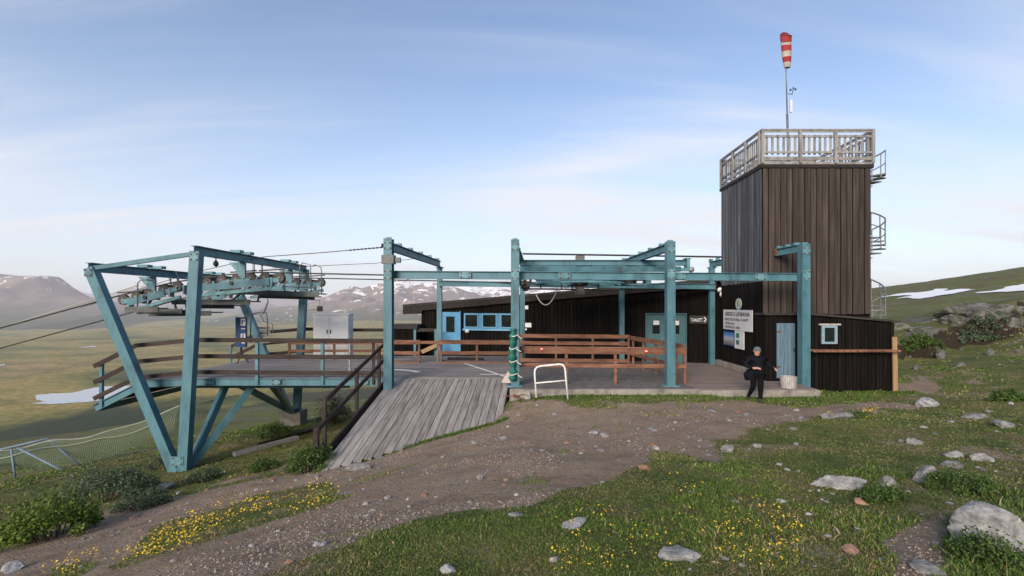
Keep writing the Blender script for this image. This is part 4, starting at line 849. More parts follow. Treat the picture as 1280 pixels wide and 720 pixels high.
# ================================================================== unloading deck and its ramp down
DZ, DYF, DYB = -2.55, 17.0, 24.4
dk = thing('unloading_deck', (-7.5, 20.5, DZ - 0.3), 'raised grey plank deck where the chairlift unloads', 'deck')
def dz_at(x): return float(np.interp(x, [-15.07, -13.4, -11.75], [-3.46, -2.62, DZ]))
nb = 37
for k in range(nb):
    y = DYF + (k + 0.5) * (DYB - DYF) / nb; w = (DYB - DYF) / nb - 0.012
    js = sorted([-11.72, random.uniform(-9.5, -7), random.uniform(-5.5, -3.2), -0.47])
    for a, c in zip(js[:-1], js[1:]): stick('plank', dk, (a, y, DZ - 0.025), (c - 0.006, y, DZ - 0.025 + random.uniform(-0.004, 0.004)), w, 0.05, wood_deck)
for k in range(14):
    x0 = -11.75 - k * 0.238; x1 = x0 - 0.225
    a = Vector(((x0 + x1) / 2, DYF, (dz_at(x0) + dz_at(x1)) / 2 - 0.025)); stick('plank', dk, a, a + Vector((0, DYB - DYF, 0)), 0.232, 0.05, wood_deck, up=Vector((dz_at(x0) - dz_at(x1), 0, 0.225)).normalized() * -1 if False else Vector((-(dz_at(x0) - dz_at(x1)), 0, 0.225)))
for yy in (DYF - 0.08, DYB + 0.08):
    MB().ibeam((-11.78, yy, DZ - 0.14), (-4.4 if yy < 18 else -5.7, yy, DZ - 0.14), 0.12, 0.25).build('edge_beam', teal, dk)
    MB().ibeam((-13.4, yy, -2.76), (-11.782, yy, DZ - 0.14), 0.12, 0.25).build('edge_beam', teal, dk)
    MB().ibeam((-15.12, yy, -3.62), (-13.402, yy, -2.76), 0.12, 0.25).build('edge_beam', teal, dk)
for xx in np.arange(-11.2, -0.6, 1.5): MB().bar((xx, DYF + 0.0, DZ - 0.16), (xx, DYB, DZ - 0.16), 0.12, 0.2).build('joist', wood_dark, dk)
MB().bar((-15.0, DYF, -3.62), (-15.0, DYB, -3.62), 0.1, 0.2).build('end_beam', teal, dk)
for xx, zz_ in ((-14.2, -3.2), (-13.3, -2.78), (-12.4, -2.7)): MB().bar((xx, DYF, zz_), (xx, DYB, zz_), 0.12, 0.16).build('joist', wood_dark, dk)
# white painted marks on the deck
def mark(a, c, w): return MB().bar((a[0], a[1], DZ + 0.006), (c[0], c[1], DZ + 0.006), w, 0.004)
mk = mark((PX(580, 21), 21.2), (PX(632, 17.2), 17.2), 0.09); o_ = mk.build('white_line', white_pipe, dk); MB().bar((PX(600, 17.7), 17.75, DZ + 0.006), (PX(633, 17.7), 17.7, DZ + 0.006), 0.06, 0.004).build('white_line', white_pipe, dk)
arc = [Vector((PX(492 + 35 * q, 18.9), 18.9 - 0.7 * q * q + 0.15, DZ + 0.008)) for q in np.linspace(0, 1, 8)]
am = MB()
for a, c in zip(arc[:-1], arc[1:]): am.bar(a, c, 0.22, 0.004)
am.build('painted_curve', white_pipe, dk)

def rail_run(parent, pts, heights, m, hgt=0.14, th_=0.045, off=0.0, name='rail'):
    for z in heights:
        for a, c in zip(pts[:-1], pts[1:]):
            a, c = Vector(a), Vector(c); stick(name, parent, a + Vector((0, off, z)), c + Vector((0, off, z)), th_, hgt, m)
fr = thing('deck_railing', (-9, DYF - 0.2, DZ), 'dark brown plank railing on teal posts along the front of the deck', 'railing')
ry = DYF - 0.185
zr = lambda x: float(np.interp(x, [-15.07, -13.4, -11.75, -4.7], [-3.46, -2.63, DZ + 0.02, DZ - 0.02]))
rp = [(-15.07, ry, zr(-15.07)), (-13.6, ry, zr(-13.6)), (-11.5, ry, zr(-11.5)), (-4.72, ry, zr(-4.72))]
rail_run(fr, rp, (1.33, 0.76, 0.20), wood_dark, 0.15)
for px in (123.5, 320, 402):
    x = PX(px, ry) + (0.0 if px > 200 else 0.03); z = zr(x); MB().box(x - 0.05, x + 0.05, ry + 0.03, ry + 0.13, z - 0.24, z + 1.38).build('post', teal, fr)
x = PX(440, 17.1); MB().box(x - 0.03, x + 0.03, ry + 0.03, ry + 0.09, DZ - 0.05, DZ + 1.25).build('slim_post', steel, fr)
for px in (466,): x = PX(px, ry); MB().box(x - 0.04, x + 0.04, ry + 0.03, ry + 0.10, zr(x) - 0.2, zr(x) + 1.3).build('slim_post', wood_dark, fr)
br = thing('deck_railing', (-9, DYB + 0.2, DZ), 'dark brown plank railing along the far edge of the deck', 'railing')
ry2 = DYB + 0.2; rp2 = [(-15.07, ry2, zr(-15.07)), (-13.6, ry2, zr(-13.6)), (-11.3, ry2, zr(-11.3)), (-9.95, ry2, DZ)]
rail_run(br, rp2, (1.33, 0.76, 0.20), wood_dark, 0.16)
rail_run(br, [(PX(435, ry2), ry2, DZ), (PX(547, ry2), ry2, DZ)], (1.30,), wood_dark, 0.16)
for x in (-15.0, -13.6, -11.3, -9.98, PX(434, ry2), PX(519, ry2), PX(545, ry2)): MB().box(x - 0.06, x + 0.06, ry2 - 0.1, ry2 - 0.03, zr(x) - 0.2, zr(x) + 1.36).build('post', teal, br)
qr = thing('queue_rail', (PX(420, 22.6), 22.6, DZ), 'low red-brown queue rail across the middle of the deck', 'railing')
rail_run(qr, [(PX(360, 22.6), 22.6, DZ), (PX(487, 22.6), 22.6, DZ)], (0.42, 0.78), wood_orange, 0.12)
for px in (361, 417, 471): x = PX(px, 22.6); stick('post', qr, (x, 22.67, DZ), (x, 22.67, DZ + 0.85), 0.09, 0.09, wood_orange, up=(0, 1, 0))

# ================================================================== plank ramp
rm = thing('access_ramp', (-2.7, 14.5, -3.8), 'sloping ramp of weathered grey planks leading up to the deck', 'ramp')
RS = 0.236
def rzz(y): return DZ - 0.012 - RS * (DYF - 0.05 - y)
NPL = 19; XL, XR = -4.66, -0.50
def low_y(u): return 11.45 + (13.74 - 11.45) * u ** 0.9
for k in range(NPL):
    u0 = (k + 0.5) / NPL; xt = XL + (XR - XL) * u0; xb = -4.86 + (-0.66 + 4.86) * u0
    yb = low_y(u0) - 0.22 + random.uniform(-0.04, 0.04); yt = DYF - 0.07
    xb_ = xt + (xb - xt)
    stick('plank', rm, (xb_, yb, rzz(yb) - 0.025 + random.uniform(-0.006, 0.006)), (xt, yt, rzz(yt) - 0.025), 0.205 - random.uniform(0, 0.008), 0.05, wood_grey, up=(0, -RS, 1))
MB().bar((-4.86, 13.0, rzz(13.0) - 0.14), (-0.6, 14.6, rzz(14.6) - 0.14), 0.1, 0.16).build('bearer', wood_dark, rm)
MB().bar((XL, 16.6, rzz(16.6) - 0.14), (XR, 16.6, rzz(16.6) - 0.14), 0.1, 0.16).build('bearer', wood_dark, rm)
stick('side_board', rm, (XL - 0.33, 11.45, rzz(11.45) - 0.02), (XL - 0.13, DYF - 0.3, rzz(DYF - 0.3) - 0.02), 0.05, 0.26, wood_dark)
MB().bar((-0.68, 13.8, rzz(13.8) - 0.16), (XR + 0.0, DYF - 0.3, rzz(DYF - 0.3) - 0.16), 0.08, 0.2).build('stringer', wood_dark, rm)
hr = thing('ramp_handrail', (-4.95, 14, rzz(14)), 'dark brown wooden handrail down the side of the ramp', 'railing')
hx = lambda y: XL - 0.20 - (DYF - y) * 0.034
def hp(y, z): return Vector((hx(y), y, rzz(y) + z))
stick('rail', hr, hp(12.2, 1.30), hp(16.75, 1.27), 0.05, 0.11, wood_dark); stick('rail', hr, hp(11.75, 0.76), hp(16.75, 0.72), 0.05, 0.11, wood_dark)
for y, z1 in ((12.25, 1.34), (14.4, 1.3), (16.4, 1.3)): stick('post', hr, hp(y, -0.5) + Vector((-0.07, 0, 0)), hp(y, z1) + Vector((-0.07, 0, 0)), 0.09, 0.09, wood_dark, up=(0, 1, 0))
stick('post', hr, hp(11.8, -0.45) + Vector((-0.07, 0, 0)), hp(11.8, 0.78) + Vector((-0.07, 0, 0)), 0.11, 0.11, wood_dark, up=(0, 1, 0))

# ================================================================== red-brown fences on the platform
nf = thing('wooden_fence', (3, 16.45, PZ0), 'red-brown plank fence along the front of the platform', 'fence')
NY = 16.46
fx0, fx1 = PX(643, NY), PX(858, NY)
stick('top_rail', nf, (fx0, NY, PZ(437.5, NY)), (fx1, NY, PZ(439.5, NY)), 0.045, 0.22, wood_orange)
stick('cap_rail', nf, (fx0 - 0.05, NY + 0.04, PZ(433.5, NY)), (fx1, NY + 0.04, PZ(435.2, NY)), 0.16, 0.035, wood_orange)
stick('lower_rail', nf, (fx0, NY, PZ(456, NY)), (fx1, NY, PZ(458, NY)), 0.045, 0.13, wood_orange)
for px in (647.5, 708, 769.5, 845, 856.5): x = PX(px, NY); stick('post', nf, (x, NY + 0.075, PZ0), (x, NY + 0.075, PZ(435, NY)), 0.09, 0.10, wood_orange, up=(0, 1, 0))
for px, py in ((677, 436), (807.5, 438.8)):
    x = PX(px, NY); r_ = MB().lathe((x, NY - 0.024, PZ(py, NY)), (0, -1, 0), [(0.065, 0), (0.06, 0.014)], 14).build('reflector', red_plastic, nf); MB().box(x - 0.045, x + 0.045, NY - 0.045, NY - 0.0385, PZ(py, NY) - 0.014, PZ(py, NY) + 0.014).build('white_bar', white_m, r_)
sf = thing('wooden_fence', (5.2, 19, PZ0), 'red-brown fence slanting back from the platform corner to the doors', 'fence')
A_, B_ = Vector((PX(857, NY), NY + 0.16, 0)), Vector((PX(787, 21.5), 21.3, 0))
for z, hh_ in ((1.26, 0.18), (0.55, 0.12)): stick('rail', sf, A_ + Vector((0, 0, PZ0 + z)), B_ + Vector((0, 0, PZ0 + z)), 0.045, hh_, wood_orange)
for q in (0.25, 0.5, 0.75, 0.98): p = A_.lerp(B_, q) + Vector((0.07, 0, 0)); stick('post', sf, p + Vector((0, 0, PZ0)), p + Vector((0, 0, PZ0 + 1.33)), 0.09, 0.09, wood_orange, up=(0, 1, 0))
rf2 = thing('wooden_fence', (2.3, 21.5, PZ0), 'red-brown three-rail fence near the station wall behind the bullwheel', 'fence')
for py, hh_ in ((420.3, 0.17), (429, 0.15), (450.5, 0.15)): stick('rail', rf2, (PX(650, 21.5), 21.5, PZ(py - 0.6, 21.5)), (PX(787, 21.5), 21.5, PZ(py + 0.6, 21.5)), 0.045, hh_, wood_orange)
for px in (651, 695, 741, 786): x = PX(px, 21.5); stick('post', rf2, (x, 21.57, PZ0), (x, 21.57, PZ(418.5, 21.5)), 0.09, 0.09, wood_orange, up=(0, 1, 0))
lf = thing('wooden_fence', (PX(570, 21.3), 21.3, DZ), 'red-brown fence with a gap before the blue station door', 'fence')
for a, c in ((488, 524), (548, 640)):
    for py, hh_ in ((427.5, 0.19), (441, 0.15), (454, 0.16)): stick('rail', lf, (PX(a, 21.3), 21.3, PZ(py, 21.3)), (PX(c, 21.3), 21.3, PZ(py + 0.4, 21.3)), 0.045, hh_, wood_orange)
stick('rail', lf, (PX(524, 21.3), 21.3, PZ(428, 21.3)), (PX(548, 21.3), 21.3, PZ(428, 21.3)), 0.045, 0.13, wood_orange)
for px in (490, 523.5, 548.5, 596, 639): x = PX(px, 21.3); stick('post', lf, (x, 21.37, DZ), (x, 21.37, PZ(425, 21.3)), 0.10, 0.09, wood_orange, up=(0, 1, 0))
one('fallen_timber', MB().bar((PX(560, 22.6), 22.6, DZ + 0.06), (PX(604, 22.4), 22.4, DZ + 0.06), 0.14, 0.1), wood_dark, 'dark timber lying on the deck behind the fence by the blue door', 'timber')

# ================================================================== V-legged lift frame
V1, V2 = 16.2, 24.2; XB = -11.6; ZB = -5.62; TLX, TLZ, TRX, TRZ = -14.62, 1.27, -11.04, 1.83
lfm = thing('lift_support_frame', (XB, 20, ZB), 'tall teal V-legged steel frame carrying the chairlift pulleys', 'lift frame')
for V in (V1, V2):
    for (tx, tz, w) in ((TLX, TLZ, 0.31), (TRX, TRZ, 0.33)):
        a = Vector((XB + (0.12 if tx == TRX else -0.10), V, ZB - 0.1)); c = Vector((tx, V, tz))
        d = (c - a).normalized(); sd = d.cross(Vector((0, 1, 0))).normalized()
        m = MB()
        m.obox((a + c) / 2 + Vector((0, -0.12, 0)), (c - a) / 2, sd * w / 2, Vector((0, 0.012, 0)))
        m.obox((a + c) / 2 + Vector((0, 0.12, 0)), (c - a) / 2, sd * w / 2, Vector((0, 0.012, 0)))
        m.obox((a + c) / 2 + sd * (w / 2 - 0.013), (c - a) / 2, sd * 0.012, Vector((0, 0.107, 0))).obox((a + c) / 2 - sd * (w / 2 - 0.013), (c - a) / 2, sd * 0.012, Vector((0, 0.107, 0)))
        m.build('leg', teal, lfm)
    MB().bar((TLX, V, TLZ - 0.02), (TRX - 0.1, V, TRZ - 0.08), 0.12, 0.14).build('top_tie', teal, lfm)
    MB().box(XB - 0.5, XB + 0.5, V - 0.4, V + 0.4, ZB - 1.2, ZB + (0.0 if V == V1 else 0.35)).build('concrete_footing', concrete, lfm)
MB().ibeam((TLX + 0.05, V1 - 0.15, TLZ + 0.02), (TLX + 0.05, V2 + 0.15, TLZ + 0.02), 0.22, 0.30).build('top_beam', teal, lfm)
MB().ibeam((TRX, V1 - 0.15, TRZ + 0.03), (TRX, V2 + 0.15, TRZ + 0.03), 0.22, 0.30).build('top_beam', teal, lfm)
for e in ((-10.95, 17.7), (-9.9, 17.7)): MB().bar((XB + 0.1, V1 + 0.25, ZB), (e[0], e[1], DZ - 0.27), 0.2, 0.2).build('strut', teal, lfm)
for e in ((-10.85, 17.9), (-9.5, 17.9)): MB().bar((XB + 0.05, V2 - 0.25, ZB + 0.3), (e[0], e[1], DZ - 0.27), 0.2, 0.2).build('strut', teal, lfm)
MB().ibeam((-12.2, 17.9, DZ - 0.4), (-6.5, 17.9, DZ - 0.4), 0.15, 0.22).build('bearer', teal, lfm)
MB().ibeam((-12.2, 23.4, DZ - 0.4), (-6.5, 23.4, DZ - 0.4), 0.15, 0.22).build('bearer', teal, lfm)
# bolted gusset plates
def bolted(parent, c, w, hh_, y):
    pl = MB().box(c[0] - w / 2, c[0] + w / 2, y - 0.018, y, c[1] - hh_ / 2, c[1] + hh_ / 2).build('gusset_plate', teal2, parent)
    for i_ in (-1, 1):
        for j_ in (-1, 1): MB().lathe((c[0] + i_ * w * 0.34, y - 0.019, c[1] + j_ * hh_ * 0.34), (0, -1, 0), [(0.028, 0), (0.028, 0.022)], 6).build('bolt', rust, pl)
bolted(lfm, (XB + 0.0, ZB + 0.42), 0.42, 0.30, V1 - 0.134); bolted(lfm, (TLX + 0.04, TLZ - 0.16), 0.26, 0.26, V1 - 0.134); bolted(lfm, (TRX + 0.0, TRZ - 0.2), 0.26, 0.26, V1 - 0.134)
for (x, y, z0, z1) in FP: bolted(ga, (x, 1.03), 0.25, 0.34, y - 0.152); bolted(ga, (x, z1 - 0.24), 0.25, 0.26, y - 0.152)
for q in (0.18, 0.42, 0.7, 0.9): p = fb0.lerp(fb1, q); bolted(ga, (p.x, p.z), 0.40, 0.20, p.y - 0.078)
for px in (262, 345, 455): bolted(dk, (PX(px, 16.85), DZ - 0.14), 0.3, 0.17, DYF - 0.142)
# bits on the beams: plates and hangers
RN, RFAR = 18.8, 22.6
for (bx, bz) in ((TLX + 0.05, TLZ), (TRX, TRZ)):
    for yy in (RN, RFAR):
        drop = 1.05 if bx < -13 else 0.75
        MB().box(bx - 0.14, bx + 0.14, yy - 0.05, yy + 0.05, bz - drop, bz - 0.14).build('hanger', teal, lfm)
        MB().add([(bx - 0.14, yy - 0.06, bz - 0.14), (bx - 0.5, yy - 0.06, bz - 0.14), (bx - 0.14, yy - 0.06, bz - 0.55), (bx - 0.14, yy + 0.06, bz - 0.14), (bx - 0.5, yy + 0.06, bz - 0.14), (bx - 0.14, yy + 0.06, bz - 0.55)], [(0, 1, 2), (3, 5, 4), (0, 3, 4, 1), (1, 4, 5, 2), (2, 5, 3, 0)]).build('gusset', teal2, lfm)
        for dy in (-0.35, 0.35): MB().box(bx - 0.2, bx + 0.2, yy + dy - 0.13, yy + dy + 0.13, bz + 0.19, bz + 0.30).build('clamp_plate', teal2, lfm)
bl = thing('hanging_lamp', (PX(259, 16.9), 17.0, PZ(332, 16.9)), 'small dark round lamp hanging from the lift frame top beam', 'lamp')
MB().tube([(TRX, 17.2, TRZ - 0.12), (TRX, 17.2, TRZ - 0.22)], 0.02, 6).build('stem', dark_steel, bl); MB().lathe((TRX, 17.2, TRZ - 0.32), (0, 0, 1), [(0.03, -0.12), (0.085, -0.06), (0.09, 0.02), (0.04, 0.1)], 12).build('globe', dark_steel, bl, True)
lp = thing('weight_box', (PX(400, 23.6), 23.6, PZ(390, 23.6)), 'small dark box lamp on a bracket beside the far frame leg', 'lamp')
pb = P(400, 386, 23.6); MB().box(pb.x - 0.1, pb.x + 0.1, pb.y - 0.1, pb.y + 0.1, pb.z - 0.13, pb.z + 0.13).build('housing', dark_steel, lp)
MB().tube([pb, P(399.5, 375, 23.6), P(386, 375, 23.9)], 0.018, 6).tube([P(384, 388, 23.9), pb], 0.018, 6).build('bracket', steel, lp)

# ================================================================== pulley trains, ropes, catwalks
WH = [(155, 374.5), (171.5, 371), (188, 366.5), (205.5, 362), (222.5, 358.5), (241, 356), (260, 354), (278, 350.5), (296, 349), (314, 347.5), (331.5, 347), (350, 347.5)]
wheel_proto = None
def make_wheel(parent, c, r):
    global wheel_proto
    if wheel_proto is None:
        z0 = Vector((0, 0, 0))
        tyre = MB().lathe(z0, (0, 1, 0), [(r - 0.045, -0.045), (r, -0.05), (r - 0.02, -0.015), (r - 0.02, 0.015), (r, 0.05), (r - 0.045, 0.045)], 22); rim = MB().lathe(z0, (0, 1, 0), [(0.05, -0.062), (r - 0.05, -0.052), (r - 0.035, -0.06), (r - 0.035, 0.06), (r - 0.05, 0.052), (0.05, 0.062)], 22)
        hub = MB().lathe(z0, (0, 1, 0), [(0.035, -0.10), (0.05, -0.08), (0.05, 0.08), (0.035, 0.10)], 10)
        wheel_proto = []
        for nm, mb, m in (('wheel', tyre, rubber), ('rim', rim, mat('pulley_rim', [(0.045, 0.042, 0.04), (0.11, 0.10, 0.095)], 0.6, 12, metal=0.3)), ('hub', hub, steel)):
            o = mb.build(nm, m, None, True); wheel_proto.append(o.data); bpy.data.objects.remove(o)
    w = bpy.data.objects.new('wheel', wheel_proto[0]); COL.objects.link(w); w.parent = parent; w.location = c - parent_loc(parent)
    for nm, d in (('rim', wheel_proto[1]), ('hub', wheel_proto[2])): o = bpy.data.objects.new(nm, d); COL.objects.link(o); o.parent = w
    return w
ROPE_PTS = {}
for Y_, lab in ((RN, 'near'), (RFAR, 'far')):
    cs = [Vector((PX(px, RN), Y_, PZ(py, RN))) for px, py in WH]
    tr = thing('pulley_train', cs[5] - Vector((0, 0, 0.5)), 'row of dark rubber pulleys on rocker beams under the %s rope' % ('nearer' if lab == 'near' else 'farther'), 'pulleys', 'pulley trains of the chairlift')
    for c in cs: make_wheel(tr, c, 0.205)
    for g in ((0, 1), (2, 4), (5, 6), (7, 9), (10, 11)):
        a, c = cs[g[0]], cs[g[1]]; dn = Vector((0, 0, -0.10)); MB().bar(a + dn + Vector((-0.02, -0.085, 0)), c + dn + Vector((0.02, -0.085, 0)), 0.03, 0.17, (0, 0, 1)).build('rocker', teal2, tr); MB().bar(a + dn + Vector((-0.02, 0.085, 0)), c + dn + Vector((0.02, 0.085, 0)), 0.03, 0.17, (0, 0, 1)).build('rocker', teal2, tr)
    for g in ((0.5, 3.2), (5.2, 10.4)):
        f = lambda q: cs[int(q)].lerp(cs[min(int(q) + 1, 11)], q % 1)
        MB().bar(f(g[0]) + Vector((0, -0.13, -0.17)), f(g[1]) + Vector((0, -0.13, -0.17)), 0.05, 0.26).build('main_rocker', teal, tr)
        mid_ = f((g[0] + g[1]) / 2) + Vector((0, -0.17, -0.15)); MB().lathe(mid_, (0, 1, 0), [(0.07, -0.04), (0.07, 0.1)], 12).build('pivot', dark_steel, tr)
    for q in (0.2, 5.6, 8.0, 10.3):
        p = cs[int(q)] ; MB().bar(p + Vector((-0.25, 0.02, 0.27)), p + Vector((0.75, 0.02, 0.34)), 0.09, 0.045).build('guard_bar', dark_steel, tr)
    for q in range(11):
        a, c = cs[q], cs[q + 1]; m_ = (a + c) / 2
        MB().box(m_.x - 0.035, m_.x + 0.035, m_.y - 0.12, m_.y + 0.12, m_.z - 0.34, m_.z + 0.02).build('link_plate', steel if q % 2 else teal2, tr)
        if q in (1, 3, 6, 8, 10): MB().bar(m_ + Vector((-0.28, 0.17, 0.10)), m_ + Vector((0.28, 0.17, 0.06)), 0.03, 0.10).build('rope_catcher', dark_steel, tr)
    for q in (2, 7, 9): MB().bar(cs[q] + Vector((0.0, 0.14, -0.12)), cs[q] + Vector((-0.28, 0.14, -0.62)), 0.07, 0.07).build('brace', steel, tr)
    MB().bar(cs[0] + Vector((0.3, 0.0, -0.42)), cs[4] + Vector((0.1, 0, -0.40)), 0.10, 0.12).build('lower_beam', teal2, tr); MB().bar(cs[5] + Vector((0.1, 0.0, -0.42)), cs[11] + Vector((0.1, 0, -0.36)), 0.12, 0.13).build('lower_beam', teal2, tr)
    topp = [c + Vector((0, 0, 0.205)) for c in cs]
    sl = 0.272
    left = [Vector((-300, Y_, topp[0].z - (topp[0].x + 300) * sl)), Vector((-100, Y_, topp[0].z - (topp[0].x + 100) * sl)), Vector((-20, Y_, topp[0].z - (topp[0].x + 20) * sl))]
    tang = Vector((BC.x, BC.y + (RB if lab == 'far' else -RB), BC.z))
    ROPE_PTS[lab] = left + topp + [tang]
arc = [Vector((BC.x + RB * math.sin(a), BC.y - RB * math.cos(a), BC.z)) for a in np.linspace(0, math.pi, 17)]
for lab, ex in (('near', 'from the nearer pulleys down to the valley'), ('far', 'from the farther pulleys down to the valley')):
    pts = ROPE_PTS[lab] + (arc[1:9] if lab == 'near' else list(reversed(arc[8:16])))
    one('haul_rope', MB().tube(pts, 0.028, 6), rope_m, 'black steel haul rope running ' + ex, 'rope', 'haul ropes of the chairlift', True)
one('signal_cable', MB().tube([P(480, 309, 16.0), P(400, 316, 17.5), P(330, 321, 19), P(240, 341, 21), P(100, 385, 26)], 0.014, 5), rope_m, 'thin beaded cable from the tall post to the lift frame', 'cable')
bd_ = [o for o in COL.objects if o.name == 'signal_cable'][-1]
for q in np.linspace(0.04, 0.5, 9):
    p = P(480, 309, 16.0).lerp(P(400, 316, 17.5), q); MB().lathe(p, (-1, 0, -0.1), [(0.02, -0.04), (0.032, 0), (0.02, 0.04)], 6).build('bead', dark_steel, bd_)
p = P(479, 306.8, 16.0); MB().lathe(p, (-1, 0, -0.1), [(0.03, -0.06), (0.07, -0.02), (0.07, 0.05)], 8).build('insulator', dark_steel, bd_)
one('stay_cable', MB().tube([P(530, 322, 21), P(470, 329, 22), P(340, 335, 23.5)], 0.012, 5), rope_m, 'thin cable crossing behind the first tall post', 'cable')
one('stay_cable', MB().tube([P(170, 357, 25), P(0, 410, 60), P(-300, 470, 90)], 0.03, 5), net_rope, 'pale thin cable running down the valley beside the haul ropes', 'cable')
cat_m = mat('grating', [(0.05, 0.058, 0.06), (0.11, 0.125, 0.125)], 0.6, 8)
def catwalk(label, segs, rails=(), drops=()):
    c0 = P(*segs[0][:2], segs[0][4]); o = thing('catwalk', c0, label, 'catwalk')
    for (x0, y0, x1, y1, D, wid) in segs:
        a, c = P(x0, y0, D), P(x1, y1, D)
        for k in range(3): MB().bar(a + Vector((0, wid * (k - 1) / 3, 0)), c + Vector((0, wid * (k - 1) / 3, 0)), wid / 3.4, 0.05).build('grating', cat_m, o)
        MB().bar(a + Vector((0, -wid / 2 - 0.03, -0.03)), c + Vector((0, -wid / 2 - 0.03, -0.03)), 0.04, 0.21).build('edge_channel', cat_m, o)
    for pts, D in rails: MB().tube([P(x, y, D) for x, y in pts], 0.024, 6).build('guard_rail', steel, o, True)
    for (x0, y0, x1, y1, D) in drops: MB().bar(P(x0, y0, D), P(x1, y1, D), 0.08, 0.05).build('hanger', steel, o)
    return o
catwalk('lowest grey catwalk slung below the valley end of the pulleys', [(164, 386, 205, 385.5, 18.4, 0.5), (180, 388.5, 236, 388, 19.4, 0.7), (196, 391, 272, 390.5, 20.2, 0.8)],
        [([(172, 385), (172, 354), (176, 350), (185, 350), (196, 352)], 18.4)], [(212, 348, 221, 391, 19.9), (219, 339, 226, 360, 19.9), (232, 375, 234, 391, 19.9)])
catwalk('middle grey catwalk between the two rows of pulleys', [(224, 376.5, 320, 377, 20.0, 0.8), (248, 381.5, 300, 382, 21, 0.8)], [([(290, 376), (300, 366), (330, 362)], 19.6)], [(287, 378, 302, 366, 19.7), (330, 349, 322, 377, 20.2)])
catwalk('upper grey catwalk with pipe hoops at the station end', [(292, 364, 404, 367.5, 20.3, 0.8), (330, 369, 398, 371, 21.2, 0.7)],
        [([(373, 363), (375, 333), (378, 328.5), (388, 331), (389, 366)], 20.0), ([(390, 333), (394, 331), (401, 334), (402, 340), (402, 367)], 20.0), ([(330, 357), (400, 360)], 20.0)], [(317, 330, 317, 364, 20.4), (327, 323, 328, 364, 20.4), (354, 335, 356, 366, 20.4)])

# empty chair hanging from the farther rope
ch = thing('lift_chair', P(332, 430, 21.9), 'empty chairlift chair hanging below the farther pulleys', 'chair')
CD = 22.0
def ct(pts, r, name, m=steel, D=CD): MB().tube([P(x, y, D) for x, y in pts], r, 6).build(name, m, ch, True)
ct([(318, 356), (318, 371), (334, 372), (335, 377), (331, 388), (329, 392)], 0.035, 'hanger')
ct([(315, 393), (326, 390), (333, 391), (334.5, 400), (334.5, 420)], 0.026, 'frame'); ct([(319, 391), (314, 396), (312.5, 425)], 0.022, 'frame', D=21.6); ct([(325, 392), (330, 402), (341, 405), (341, 417)], 0.022, 'armrest', D=21.6)
for k in range(5): MB().bar(P(318, 427.5, 21.9) + Vector((0, -0.32 + 0.14 * k, 0)), P(343, 427.5, 21.9) + Vector((0, -0.32 + 0.14 * k, 0)), 0.11, 0.03).build('seat_slat', wood_white, ch)
for k in range(3): MB().bar(P(322, 420 - 5 * k, 22.2), P(338, 420 - 5 * k, 22.2), 0.02, 0.10).build('back_slat', wood_white, ch)

# blue instruction sign
bs = thing('instruction_sign', (PX(302, 21.3), 21.3, DZ), 'tall narrow blue instruction sign with white symbols on the deck', 'sign')
sx0, sx1 = PX(296, 21.3), PX(308.5, 21.3)
MB().box(sx0, sx1, 21.2, 21.34, PZ(434, 21.3), PZ(396.5, 21.3)).build('panel', navy, bs)
def sq(x0, y0, x1, y1, m=white_m, nm='symbol', d=0): MB().box(PX(x0, 21.2), PX(x1, 21.2), 21.194 - d, 21.198 - d, PZ(y1, 21.2), PZ(y0, 21.2)).build(nm, m, bs)
sq(301, 398.5, 306.8, 407); sq(302, 400, 303.6, 405.5, navy, 'symbol_figure', 0.005); sq(304.6, 400, 306, 402.5, navy, 'symbol_figure', 0.005)
sq(301, 417, 306.8, 422); sq(303, 418, 304.6, 422.1, navy, 'symbol_figure', 0.005); sq(301.3, 410.4, 306.5, 411.4, white_m, 'print_line'); sq(302, 428, 306, 429.2, white_m, 'print_line')
MB().tube([(PX(302, 21.3), 21.27, PZ(434, 21.3)), (PX(302, 21.3), 21.27, DZ + 0.3)], 0.05, 8).build('post', dark_steel, bs)
for a in (0.5, 2.6, 4.7): MB().tube([(PX(302, 21.3), 21.27, DZ + 0.45), (PX(302, 21.3) + 0.28 * math.cos(a), 21.27 + 0.28 * math.sin(a), DZ + 0.02)], 0.025, 6).build('foot', dark_steel, bs)
# switch cabinet
cb = thing('switch_cabinet', (PX(414, 23.9), 24.0, DZ), 'light grey two-door switch cabinet on the deck', 'cabinet')
c0, c1 = PX(391.5, 23.6), PX(436, 23.6); zc0, zc1 = DZ, PZ(393.5, 23.6)
MB().box(c0, c1, 23.6, 24.2, zc0, zc1).build('body', cab_m, cb); MB().box(c0 - 0.04, c1 + 0.04, 23.54, 24.25, zc1 + 0.002, zc1 + 0.05).build('lid', cab_m, cb)
cm = PX(411.5, 23.6)
for a, c, hxx in ((c0 + 0.02, cm - 0.008, cm - 0.1), (cm + 0.008, c1 - 0.02, cm + 0.06)):
    d_ = MB().box(a, c, 23.565, 23.598, zc0 + 0.06, zc1 - 0.03).build('door', cab_m, cb); MB().box(hxx, hxx + 0.04, 23.53, 23.562, PZ(417, 23.6), PZ(412, 23.6)).build('handle', dark_steel, d_)
pl_ = PX(416, 23.6); MB().box(pl_, PX(427, 23.6), 23.558, 23.5635, PZ(402, 23.6), PZ(399, 23.6)).build('plate', white_m, cb)
